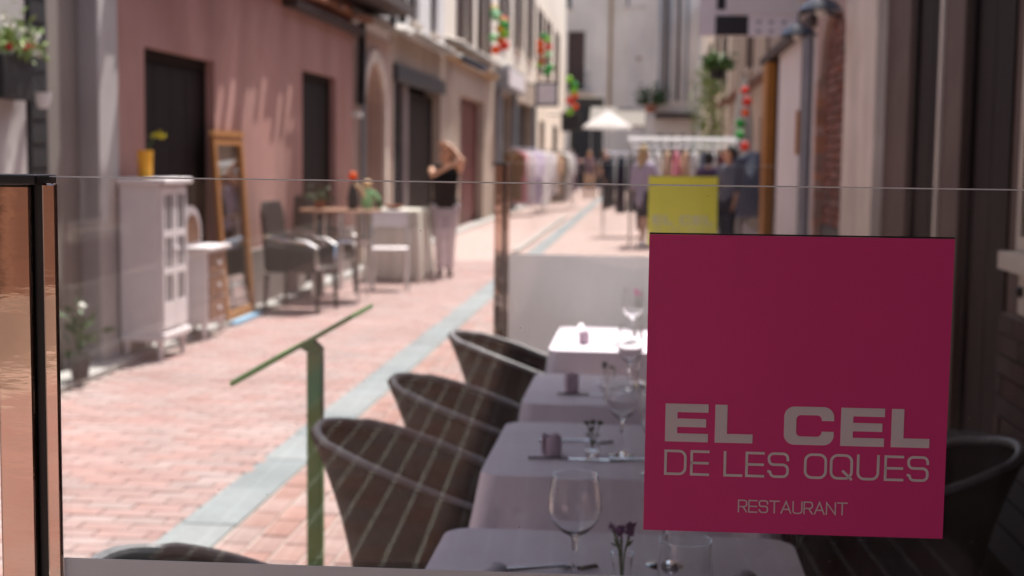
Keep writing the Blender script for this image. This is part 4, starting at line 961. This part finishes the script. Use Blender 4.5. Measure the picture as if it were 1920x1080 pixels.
# cloth covered table
g = thing('display_table', 'folding table hidden under a cream cloth beside the woman', 'table', (-3.0, 17.0, 0))
MB().box(-.28, .28, -.4, .4, .82, .845).build('table_top', 'brown_wood', g)
for sx in (-.22, .22):
    for sy in (-.34, .34): MB().box(sx-.015, sx+.015, sy-.015, sy+.015, 0, .82).build('leg', 'grey_metal', g)
o = tablecloth('cream_cloth', .29, .41, .846, .82, 'cloth_cream', (-3.0, 17.0, 0), 77, .03); tag(o, 'cream cloth reaching the ground on the table beside the woman', 'tablecloth')
o = MB().lathe([(0, 0), (.07, 0), (.12, .05), (.115, .05), (.065, .008), (0, .008)], (0, 0, 0), 18, False).build('bowl', 'pot_terracotta'); o.location = (-3.05, 16.85, .853); tag(o, 'small brown bowl on the cream cloth', 'bowl')
o = MB().lathe([(0, 0), (.035, 0), (.038, .1), (.015, .15), (.014, .2), (0, .2)], (0, 0, 0), 14, False).build('bottle', 'leaf_dark'); o.location = (-3.2, 16.7, .853); tag(o, 'dark green bottle on the cream cloth', 'bottle')
# planter on the pale house
g = thing('wall_planter', 'black wall planter with red and white flowers on the left edge house', 'planter', (-3.76, 8.08, 1.80))
MB().box(-.06, .06, -.2, .2, 0, .26).build('box', 'pot_black', g, bevel=.01)
q = MB(); rnd = random.Random(12)
for k in range(240):
    p = Vector((rnd.gauss(.0, .06), rnd.gauss(.05, .15), .26+abs(rnd.gauss(0, .10)))); q.leaf(p, (p.x+rnd.gauss(0, .2), p.y*.6+rnd.gauss(0, .2), rnd.gauss(.12, .2)), .065, .03)
q.build('foliage', 'leaf_pale', g)
for k in range(13):
    f_ = MB(); c = Vector((rnd.gauss(.06, .03), rnd.gauss(0, .15), .27+abs(rnd.gauss(.03, .10))))
    for j in range(12): f_.leaf(c, (rnd.gauss(0, 1), rnd.gauss(0, 1), rnd.gauss(0, 1)), .035, .03)
    f_.build('flower', 'flower_red' if k % 4 == 0 else 'flower_white', g)
g = thing('hanging_cup', 'small white cup hanging beside the black wall planter', 'cup', (-3.74, 8.5, 1.76))
MB().lathe([(0, 0), (.03, .004), (.045, .05), (.05, .10), (.046, .10), (.04, .05), (0, .01)], (0, 0, 0), 16, False).build('cup', 'shoe_white', g)
MB().tube([(0, 0, .1), (-.02, -.03, .2), (-.1, -.05, .28)], .004, 6).build('hanger', 'black_metal', g)

# ------------------------------------------------------------------ people
def capsule(mb, p0, p1, ra, rb, n=14, sq=None):
    """closed tapered capsule; sq = (a,b) flattening across two axes"""
    p0 = Vector(p0); p1 = Vector(p1); d = (p1-p0); L_ = d.length; d = d.normalized() if L_ > 1e-6 else Vector((0, 0, 1))
    x = d.cross(Vector((0, 1, 0))); x = x.normalized() if x.length > .05 else Vector((1, 0, 0)); y = d.cross(x).normalized()
    sx, sy = sq or (1, 1); prof = [(-ra*math.cos(PI/2*i/4), ra*math.sin(PI/2*i/4)) for i in range(0, 5)]+[(L_+rb*math.sin(PI/2*i/4), rb*math.cos(PI/2*i/4)) for i in range(0, 5)]
    v = []; f = []
    for h, r_ in prof:
        for j in range(n): t = 2*PI*j/n; v.append(p0+d*h+x*r_*sx*math.cos(t)+y*r_*sy*math.sin(t))
    for i in range(len(prof)-1):
        for j in range(n): f.append((i*n+j, i*n+(j+1) % n, (i+1)*n+(j+1) % n, (i+1)*n+j))
    mb.add(v, f, True)
def fuse(o, vox, it=4):
    r_ = o.modifiers.new('remesh', 'REMESH'); r_.mode = 'VOXEL'; r_.voxel_size = vox; r_.use_smooth_shade = True
    s_ = o.modifiers.new('smooth', 'SMOOTH'); s_.iterations = it; s_.factor = .5
def hand(mb, wrist, d, palm_n, s=1.):
    """palm, four unequal bent fingers and a thumb from the side of the palm"""
    d = Vector(d).normalized(); n_ = Vector(palm_n).normalized(); sd_ = d.cross(n_).normalized(); n_ = sd_.cross(d).normalized(); w_ = Vector(wrist)
    capsule(mb, w_, w_+d*.07*s, .024*s, .032*s, sq=None)
    for k, L_ in enumerate((.068, .078, .073, .056)):
        b = w_+d*.085*s+sd_*(-.030+.020*k)*s; m1 = b+(d*.9+n_*.25).normalized()*L_*.5*s; e = m1+(d*.6+n_*.7).normalized()*L_*.5*s
        capsule(mb, b-d*.02*s, m1, .0095*s, .0088*s, 8); capsule(mb, m1, e, .0088*s, .0075*s, 8)
    b = w_+d*.03*s-sd_*.026*s; m1 = b+(d*.6-sd_*.7+n_*.2).normalized()*.035*s; capsule(mb, b, m1, .012*s, .0105*s, 8); capsule(mb, m1, m1+(d*.85-sd_*.2+n_*.3).normalized()*.03*s, .0105*s, .008*s, 8)
def person(label, loc, rz, arms, skin='skin', hair='hair_brown', top='fabric_black', legs='fabric_lilac', shoes='shoe_brown', h=1.66, vox=.011, hair_len=.0, look=0., leg_bare=None, sleeves=.55, stance=.09, top_low=.92, skirt=None, step=0.):
    """figure facing -Y (local); arms = [(shoulder side, elbow, wrist, finger direction), ...]"""
    g = thing('person', label, 'person', loc, rz); k = h/1.66; S = lambda p: Vector(p)*k
    b = MB(); cl, sl_ = math.cos(look), math.sin(look)
    HD = lambda p: Vector((p[0]*cl-p[1]*sl_, p[0]*sl_+p[1]*cl, p[2]))
    # head with brow, jaw, nose, ears
    capsule(b, S(HD((0, .012, 1.555))), S(HD((0, .008, 1.575))), .088*k, .088*k, 18, (.86, 1.04)); capsule(b, S(HD((0, -.028, 1.475))), S(HD((0, -.03, 1.53))), .048*k, .066*k, 14)
    capsule(b, S(HD((0, -.092, 1.545))), S(HD((0, -.112, 1.512))), .010*k, .014*k, 8)
    for s_ in (-1, 1): capsule(b, S(HD((s_*.078, .01, 1.525))), S(HD((s_*.082, .015, 1.55))), .012*k, .015*k, 8, (.6, 1))
    capsule(b, S((0, .015, 1.34)), S((0, .0, 1.47)), .058*k, .05*k)
    # trunk
    T0 = [((0, 0, .90), (0, .005, 1.02), .135, .115, (1.08, .78)), ((0, .005, 1.02), (0, .005, 1.25), .115, .135, (1.15, .76))]
    for p, q, ra, rb, sq in T0: capsule(b, S(p), S(q), ra*k, rb*k, 18, sq)
    capsule(b, S((-.13, .01, 1.345)), S((.13, .01, 1.345)), .056*k, .056*k); capsule(b, S((0, .01, 1.28)), S((0, .01, 1.36)), .11*k, .07*k, 16, (1.2, .75))
    tp = MB()
    for p, q, ra, rb, sq in T0: capsule(tp, S((p[0], p[1], max(p[2], top_low))), S(q), (ra+.016)*k, (rb+.014)*k, 18, sq)
    capsule(tp, S((-.13, .01, 1.34)), S((.13, .01, 1.34)), .068*k, .068*k); capsule(tp, S((0, .01, 1.24)), S((0, .01, 1.33)), .135*k, .085*k, 16, (1.15, .8))
    capsule(tp, S((0, 0, top_low)), S((0, 0, .95)), .160*k, .148*k, 18, (1.1, .8))
    for s_, el, wr, fd in arms:
        sh_ = Vector((s_*.165, .01, 1.335)); el = Vector(el); wr = Vector(wr)
        capsule(b, S(sh_), S(el), .047*k, .037*k); capsule(b, S(el), S(wr), .036*k, .025*k); hand(b, S(wr), fd, (-s_*.7, -.6, 0), k)
        if sleeves > 0: capsule(tp, S(sh_), S(sh_+(el-sh_)*min(1, sleeves)), .06*k, .054*k)
        if sleeves > 1: capsule(tp, S(el), S(el+(wr-el)*(sleeves-1)), .052*k, .04*k)
    lg = MB()
    for s_ in (-1, 1):
        hp = Vector((s_*.085, 0, .88)); kn = Vector((s_*stance*1.02, -.02-s_*step*.5, .48)); an = Vector((s_*stance, .02-s_*step, .085))
        capsule(b, S(hp), S(kn), .083*k, .054*k); capsule(b, S(kn), S(an), .053*k, .034*k); capsule(b, S((an.x, an.y+.02, .045)), S((an.x*1.1, an.y-.13, .03)), .032*k, .026*k)
        if not leg_bare: capsule(lg, S(hp), S(kn), .100*k, .072*k); capsule(lg, S(kn), S((an.x, an.y, .13)), .071*k, .056*k)
        elif leg_bare == 'shorts': capsule(lg, S(hp), S(hp+(kn-hp)*.75), .105*k, .092*k)
        sh2 = MB(); capsule(sh2, S((an.x, an.y+.025, .05)), S((an.x*1.12, an.y-.14, .036)), .046*k, .036*k); s2 = sh2.build('shoe', shoes, g)
    o = b.build('body', skin, g); fuse(o, vox*k)
    o = tp.build('top', top, g); fuse(o, max(vox, .012)*k, 3)
    capsule(lg, S((0, 0, .86)), S((0, 0, .93)), .135*k, .132*k, 18, (1.12, .86))
    o = lg.build('shorts' if leg_bare else 'trousers', legs, g); fuse(o, max(vox, .012)*k, 3)
    hm = MB(); capsule(hm, S(HD((0, .03, 1.572))), S(HD((0, .022, 1.60))), .094*k, .088*k, 18, (.92, 1.02)); capsule(hm, S(HD((0, .055, 1.50))), S(HD((0, .05, 1.57))), .072*k, .085*k, 14, (1.05, .8))
    if hair_len:
        capsule(hm, S(HD((0, .075, 1.52-hair_len))), S(HD((0, .06, 1.55))), .055*k, .075*k, 14, (1.25, .7))
    o = hm.build('hair', hair, g); fuse(o, max(vox, .012)*k, 2)
    for s_ in (-1, 1): MB().ball(S(HD((s_*.032, -.083, 1.552))), .011*k, 8).build('eye', 'hair_black', g)
    MB().tube([S(HD((-.024, -.088, 1.483))), S(HD((0, -.096, 1.482))), S(HD((.024, -.088, 1.483)))], .005*k, 6).build('mouth', 'flower_red' if False else 'skin_tan', g)
    return g
hang = lambda s_: (s_, (s_*.215, .03, 1.07), (s_*.225, -.05, .84), (0, -.15, -1))
person('woman in black top and pale trousers holding both arms up to her head', (-2.50, 17.4, 0), .15,
       [(1, (.20, -.20, 1.45), (.06, -.12, 1.63), (-.8, .2, .3)), (-1, (-.16, -.22, 1.28), (.05, -.24, 1.39), (.9, .1, .3))],
       skin='skin_tan', hair='hair_brown', top='fabric_black', legs='fabric_lilac', shoes='shoe_brown', h=1.65, hair_len=.1, look=-.7, vox=.0085, sleeves=0, stance=.062, top_low=.93)
person('fair haired woman in lavender shirt and dark shorts by the clothes stall', (-.07, 23.9, 0), 2.4, [hang(1), (-1, (-.25, -.12, 1.12), (-.12, -.3, 1.02), (.4, -.8, 0))],
       hair='hair_blond', top='fabric_lavender', legs='fabric_navy', shoes='shoe_white', h=1.70, hair_len=.18, leg_bare='shorts', sleeves=1.4, vox=.012, top_low=.80, step=.1)
person('dark haired man in blue grey shirt at the right of the stall', (1.22, 21.8, 0), -1.0, [hang(1), (-1, (-.24, -.08, 1.08), (-.15, -.28, 1.0), (.3, -.9, .1))],
       skin='skin_tan', hair='hair_black', top='fabric_greyblue', legs='fabric_navy', shoes='shoe_brown', h=1.70, sleeves=.6, vox=.012, look=-.4)
person('person in purple top beside the dark haired man', (.98, 23.2, 0), 2.9, [hang(1), hang(-1)], hair='hair_black', top='fabric_purple', legs='fabric_navy', h=1.62, sleeves=1.3, vox=.014)
person('person in mauve top with one arm stretched out, walking far down the street', (-2.15, 52, 0), .3, [hang(1), (-1, (-.38, -.05, 1.30), (-.62, -.08, 1.33), (-1, 0, .1))], skin='skin_tan', top='fabric_mauve', legs='fabric_beige', h=1.75, vox=.016, step=.12, sleeves=.4)
person('red haired person in navy beside the far clothes rail', (-1.25, 42, 0), 1.2, [hang(1), hang(-1)], hair='wood_orange', top='fabric_navy', legs='fabric_navy', h=1.72, vox=.016)
person('person in white top farther down the street', (-1.75, 58, 0), 3.0, [hang(1), hang(-1)], hair='hair_brown', top='fabric_white', legs='fabric_greyblue', h=1.70, vox=.018, step=.1)

# ------------------------------------------------------------------ clothes on rails
def garment(loc, rz, label, m_, wd=.42, L_=.75, group='garments on the rails', seed=0, sleeve=True):
    """shirt or dress on a hanger: hollow draped shell with sleeves; hook at the origin"""
    rnd = random.Random(seed); g = thing('garment', label, 'garment', loc, rz, group)
    n = 20; v = []; f = []; ph = rnd.uniform(0, 6)
    rows = [(0.0, .06, .035), (-.03, .12, .04), (-.075, wd*.46, .05), (-.2, wd*.44, .065), (-.42, wd*.42, .07), (-L_, wd*.5, .085)]
    for z, a, b in rows:
        for j in range(n):
            t = 2*PI*j/n; q = 1+(.12*math.sin(5*t+ph)+.08*math.sin(3*t+ph*2))*min(1, -z*2)
            v.append((a*math.cos(t)*(1+.03*math.sin(4*t)), b*math.sin(t)*q, z-.06+.012*math.sin(3*t+ph)*(z < -.3)))
    for i in range(len(rows)-1):
        for j in range(n): f.append((i*n+j, i*n+(j+1) % n, (i+1)*n+(j+1) % n, (i+1)*n+j))
    MB().add(v, f, True).build('fabric', m_, g)
    if sleeve:
        for s_ in (-1, 1): MB().tube([(s_*wd*.40, 0, -.14), (s_*wd*.52, .01, -.30), (s_*wd*.53, .02, -.30-L_*.32)], [.055, .058, .05], 10, flat=.8).build('sleeve', m_, g)
    MB().tube([(0, 0, -.06), (0, 0, -.02), (.012, 0, 0), (.024, 0, -.012)], .003, 6).build('hanger_hook', 'chrome', g)
    return g
def rail(label, a, b, z, group='clothes rails'):
    a = Vector((a[0], a[1], 0)); b = Vector((b[0], b[1], 0)); g = thing('clothes_rail', label, 'clothes rail', (a+b)/2, 0, group); d = (b-a).normalized(); nrm = Vector((-d.y, d.x, 0)); c = (a+b)/2
    for p in (a, b):
        MB().tube([p-c, p-c+Vector((0, 0, z))], .016, 8).build('upright', 'chrome', g); MB().tube([p-c-nrm*.25+Vector((0, 0, .02)), p-c+nrm*.25+Vector((0, 0, .02))], .014, 8).build('foot', 'chrome', g)
    MB().tube([a-c+Vector((0, 0, z)), b-c+Vector((0, 0, z))], .016, 8).build('hanging_bar', 'chrome', g); return d
def fill(a, b, z, cols, where, wd=.42, L_=.9, seed=0):
    a = Vector((a[0], a[1], z)); b = Vector((b[0], b[1], z)); d = b-a; ang = math.atan2(d.y, d.x)+PI/2
    for i, c in enumerate(cols):
        p = a+d*(i+.7)/(len(cols)+.4)
        garment(p, ang+random.gauss(0, .12), '%s garment, %s along %s' % (NAMES.get(c, c), ORD[i], where), 'fabric_'+c, wd+random.uniform(-.05, .05), L_+random.uniform(-.2, .2), seed=seed+i, sleeve=(i % 3 != 1))
NAMES = dict(stone='stone grey', darkred='dark red', teal='dark teal')
ORD = ['first', 'second', 'third', 'fourth', 'fifth', 'sixth', 'seventh', 'eighth', 'ninth', 'tenth', 'eleventh', 'twelfth', 'thirteenth', 'fourteenth']
rail('chrome clothes rail nearest the grey framed shop', (-3.45, 35.6), (-2.75, 37.4), 1.72)
fill((-3.45, 35.6), (-2.75, 37.4), 1.715, ['tan', 'pink', 'white', 'lilac', 'lavender', 'lilac', 'white'], 'the rail nearest the grey framed shop', .5, 1.25, 100)
rail('chrome clothes rail beyond the first one on the left', (-2.95, 39.5), (-2.2, 41.5), 1.70)
fill((-2.95, 39.5), (-2.2, 41.5), 1.695, ['lilac', 'white', 'beige', 'stone', 'white', 'white', 'mauve'], 'the second left hand rail', .5, 1.2, 120)
rail('chrome clothes rail far down the left side', (-3.2, 45.5), (-2.6, 48.0), 1.70)
fill((-3.2, 45.5), (-2.6, 48.0), 1.695, ['white', 'mauve', 'darkred', 'navy'], 'the far left hand rail', .5, 1.1, 140)
rail('clothes rail of navy garments in front of the far crowd', (-.85, 27.2), (.2, 27.3), 1.60)
fill((-.85, 27.2), (.2, 27.3), 1.595, ['navy', 'navy', 'teal', 'navy', 'black'], 'the rail of dark clothes', .5, 1.15, 160)
# market stall with flat white roof board
g = thing('clothes_stall', 'clothes stand with long white header board on thin posts', 'stall', (.6, 24.6, 0))
MB().box(-.95, .98, -.362, -.351, 1.79, 1.87).build('header_board', 'canvas_white', g)
for sx in (-.9, .93):
    for sy in (-.3, .3): MB().tube([(sx, sy, 0), (sx, sy, 1.8)], .018, 8).build('post', 'aluminium', g)
for sy in (-.3, .3): MB().tube([(-.9, sy, 1.70), (.93, sy, 1.70)], .014, 8).build('hanging_bar', 'aluminium', g)
fill((-.25, 24.3), (1.5, 24.3), 1.695, ['darkred', 'white', 'white', 'beige', 'pink', 'beige', 'white', 'greyblue', 'white', 'darkred', 'purple'], 'the front bar of the stand', .36, .34, 180)
fill((-.25, 24.9), (1.5, 24.9), 1.695, ['navy', 'navy', 'teal', 'navy', 'navy', 'greyblue', 'navy', 'black'], 'the rear bar of the stand', .45, 1.2, 200)
for k, (x, y, c, lb) in enumerate(((1.28, 17.6, 'greyblue', 'grey blue jacket hanging beside the orange board'), (1.36, 18.6, 'navy', 'navy jacket hanging beyond the orange board'))):
    garment((x, y, 1.66), .4, lb, 'fabric_'+c, .45, .8, seed=230+k)

# ------------------------------------------------------------------ hanging decorations and signs
def garland(label, x, y, z1, z0, cols, seed, r=.085):
    rnd = random.Random(seed); g = thing('garland', label, 'garland', (x, y, z1), 0, 'hanging ball garlands'); n = len(cols)
    MB().tube([(0, 0, .5), (0, 0, 0), (0, 0, z0-z1)], .008, 6).build('cord', 'black_iron', g)
    for i, c in enumerate(cols):
        MB().ball((rnd.choice((-1, 1))*rnd.uniform(.04, .15), rnd.uniform(-.1, .1), (z0-z1)*(i+.4)/n), r*rnd.uniform(.85, 1.2), 12, (1, 1, .94)).build('ball', 'ball_'+c, g)
    return g
garland('garland of orange, yellow and green balls nearest on the left house fronts', -3.42, 32, 4.85, 3.85, ['yellow', 'mint', 'mint', 'orange', 'green', 'yellow', 'lime', 'mint', 'orange', 'red', 'orange'], 1, .10)
garland('second garland with red and green balls', -3.02, 41, 5.0, 3.9, ['green', 'lime', 'orange', 'red', 'orange', 'mint', 'cream', 'red', 'lime', 'green', 'green'], 2, .11)
garland('third smaller garland of green and red balls far left', -2.72, 50, 4.3, 3.0, ['lime', 'green', 'lime', 'orange', 'red', 'orange', 'lime'], 3, .12)
garland('small garland of red, orange and green balls on the right', 1.42, 20.5, 2.55, 1.6, ['red', 'red', 'orange', 'green', 'green', 'red'], 4, .06)
def hang_sign(name, label, x, y, z, w_, h_, m1, m2):
    g = thing(name, label, 'sign', (x, y, z)); MB().box(-w_/2, w_/2, -.05, .05, 0, h_).build('frame', m1, g, bevel=.01)
    MB().box(-w_/2+.08, w_/2-.08, -.058, -.0505, .08, h_-.08).build('face', m2, g); MB().tube([(-w_/2, 0, h_-.1), (-w_/2-.5, 0, h_-.1)], .02, 6).build('bracket', 'black_iron', g); return g
hang_sign('box_sign', 'square pale box sign projecting from the left houses', -3.25, 45, 3.1, .75, .78, 'dark_grey', 'paint_white')
hang_sign('box_sign', 'small dark square sign hanging beyond the pale box sign', -2.85, 52, 2.45, .7, .7, 'dark_grey', 'black_iron')
g = thing('projecting_sign', 'white shop sign board with black squares projecting from the right', 'sign', (.95, 14, 2.66))
MB().box(-.49, .47, -.03, .03, .03, 1.0).build('board', 'paint_white', g, bevel=.006)
MB().box(-.335, -.02, -.036, -.0305, .035, .225).build('black_square', 'black_iron', g)
MB().box(-.325, -.24, -.036, -.0305, .28, .43).build('black_square', 'black_iron', g)
MB().box(-.21, .46, -.042, -.0305, .24, .98).build('panel', 'white_plaster', g)
for k in range(6): MB().box(.06+.12*(k % 3), .10+.12*(k % 3), -.034, -.0302, .06+.09*(k//3), .09+.09*(k//3)).build('small_mark', 'grey_metal', g)
MB().tube([(.47, 0, .9), (.6, 0, .9)], .02, 6).build('bracket', 'black_iron', g)
def dish_lamp(x, y, z, label, r=.15):
    g = thing('wall_lamp', label, 'lamp', (x, y, z), 0, 'street wall lamps')
    MB().lathe([(.02, .09), (.05, .085), (r*.7, .05), (r, 0), (r*.97, -.004), (r*.65, .04), (.03, .07)], (0, 0, 0), 20, False).build('shade', 'blue_black', g)
    MB().ball((0, 0, -.005), .042, 10).build('bulb', 'flower_white', g)
    MB().tube([(0, 0, .09), (0, 0, .16), (.12, 0, .2), (XR+.05-x, 0, .14)], .012, 6).build('arm', 'black_iron', g)
mat('blue_black', (.03, .05, .085), .35, (.02, .03, .05), 4)
dish_lamp(1.13, 11.2, 2.46, 'dark dish lamp lower on the wall beside the shop sign')
dish_lamp(1.18, 10.2, 2.55, 'dark dish lamp higher up next to the stone pilaster', .16)
# street lamp on the left houses
g = thing('wall_lamp', 'slanted grey street lamp on bracket above the dark shop', 'lamp', (XL+.1, 27.2, 3.35), 0, 'street wall lamps')
MB().prism([(0, .05), (.05, .12), (.55, -.12), (.6, -.2), (.5, -.22), (.1, -.04)], lambda u, v, t: (u, t, v), -.13, .13).build('head', 'blue_black', g, bevel=.02)
MB().prism([(.12, -.055), (.5, -.235), (.48, -.26), (.14, -.09)], lambda u, v, t: (u, t, v), -.1, .1).build('lens', 'flower_white', g)
MB().tube([(-.1, 0, .05), (.05, 0, .06)], .03, 8).build('bracket', 'black_iron', g)
# parasol at the end of the street
g = thing('parasol', 'white parasol open at the far end of the street', 'parasol', (-1.7, 58.5, 0))
n = 8; v = [(0, 0, 3.45)]; f = []
for k, (r_, z) in enumerate(((.36, 3.22), (.78, 2.98), (1.08, 2.78), (1.08, 2.70))):
    for j in range(n): a = 2*PI*(j+.5)/n; v.append((r_*math.cos(a), r_*math.sin(a), z))
for j in range(n): f.append((0, 1+j, 1+(j+1) % n))
for k in range(3):
    for j in range(n): f.append((1+k*n+j, 1+(k+1)*n+j, 1+(k+1)*n+(j+1) % n, 1+k*n+(j+1) % n))
o = MB().add(v, f).build('canopy', 'canvas_white', g); o.modifiers.new('solid', 'SOLIDIFY').thickness = .01
MB().tube([(0, 0, 0), (0, 0, 3.4)], .03, 8).build('pole', 'grey_metal', g); MB().lathe([(.3, 0), (.3, .1), (.05, .12)], (0, 0, 0), 16).build('base', 'grey_metal', g)
g = thing('shop_awning', 'grey striped awning behind the white parasol', 'awning', (-1.7, 66, 0))
MB().prism([(65.2, 2.9), (65.2, 3.0), (67.5, 3.9), (67.5, 3.8)], lambda u, v, t: (t, u, v), -2.75, -.2).build('canvas', 'fabric_stone', g, world=True)
for xx in (-2.65, -.3): MB().tube([(xx, 65.3, 0), (xx, 65.3, 2.9)], .03, 8).build('post', 'grey_metal', g, world=True)
# greenery on the right
potted('wall_plant', 'trailing green plant hanging on the right house wall', (1.75, 38, 3.6), 'pot_black', .2, .25, 'leaf_green', 260, .3, .5, ['flower_white', 'flower_yellow'], seed=21, lsz=.22)
q = MB(); rnd = random.Random(31); g = thing('climbing_plant', 'climbing plant falling down the right wall beyond the stall', 'plant', (2.1, 45, 1.4))
for k in range(700): p = Vector((rnd.gauss(-.2, .25), rnd.gauss(0, .6), rnd.uniform(.2, 3.0))); q.leaf(p, (rnd.gauss(-.3, 1), rnd.gauss(0, 1), rnd.gauss(-.5, .6)), .17, .10)
q.build('foliage', 'leaf_pale', g); q = MB()
for k in range(5): q.tube([(rnd.gauss(0, .1), rnd.gauss(0, .3), -1.4), (rnd.gauss(0, .15), rnd.gauss(0, .4), .5), (rnd.gauss(-.1, .1), rnd.gauss(0, .6), 2.8)], .02, 6)
q.build('stem', 'brown_wood', g)
potted('balcony_plant', 'bushy plant on the ledge of the far end house', (.05, 70.8, 3.75), 'pot_terracotta', .3, .4, 'leaf_dark', 260, .55, 1.1, seed=25, lsz=.3)

g = thing('furled_parasol', 'furled cream parasol standing near the right house front', 'parasol', (1.72, 26.5, 0))
MB().tube([(0, 0, 0), (0, 0, 3.1)], .025, 8).build('pole', 'brown_wood', g)
v = []; f = []
for k, (z, r_) in enumerate(((1.55, .10), (1.75, .17), (2.2, .14), (2.7, .09), (3.05, .02))):
    for j in range(16): a = 2*PI*j/16; q = r_*(1+.28*math.cos(8*a)); v.append((q*math.cos(a), q*math.sin(a), z))
for k in range(4):
    for j in range(16): f.append((k*16+j, k*16+(j+1) % 16, (k+1)*16+(j+1) % 16, (k+1)*16+j))
MB().add(v, f, True).build('canopy', 'cloth_cream', g); MB().lathe([(.25, 0), (.25, .08), (.04, .1)], (0, 0, 0), 16).build('base', 'grey_metal', g)
g = thing('rear_house', 'brown house closing the street behind the viewer', 'house', (-1, -26, 0))
wallX(MB(), -26.4, -8, 6, 0, 9, [(-3, -1.6, 0, 2.4), (0, 1.2, 1, 2.4)]).build('wall', 'stone_brown', g, world=True)
box('door', 'brown_wood', g, -3, -1.6, -26.2, -26.15, 0, 2.4); win_x(g, 0, 1.2, 1, 2.4, -26.5)

g = thing('shade_bench', 'low dark bench added to darken the ground along the restaurant wall at lower right', 'bench', (1.17, 4.0, 0))  # added bench, covers pale paving so this corner stays dark
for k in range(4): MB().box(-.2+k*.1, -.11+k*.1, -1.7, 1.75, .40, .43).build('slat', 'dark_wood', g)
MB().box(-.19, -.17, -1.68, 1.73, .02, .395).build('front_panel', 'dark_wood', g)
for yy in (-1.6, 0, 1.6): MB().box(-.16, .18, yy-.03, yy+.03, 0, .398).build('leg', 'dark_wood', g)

g = thing('rear_red_house', 'brick red house on the left behind the viewer', 'house', (XL, -9, 0))
wallY(MB(), XL-.03, -24, -4.61, 0, 7, [(-6.4, -5.5, 0, 2.2), (-8.6, -7.4, .9, 2.3), (-11, -10, 0, 2.3)]).build('wall', 'roof_tile', g, world=True)
plank_door(g, 'brown_wood', XL-.03, -6.4, -5.5, 2.2, 5); plank_door(g, 'dark_wood', XL-.03, -11, -10, 2.3, 5); window(g, XL-.03, -8.6, -7.4, .9, 2.3, 'paint_white')
MB().box(XL-.05, XL+.02, -24, -4.65, 0, .5).build('plinth', 'stone_beige', g, world=True)
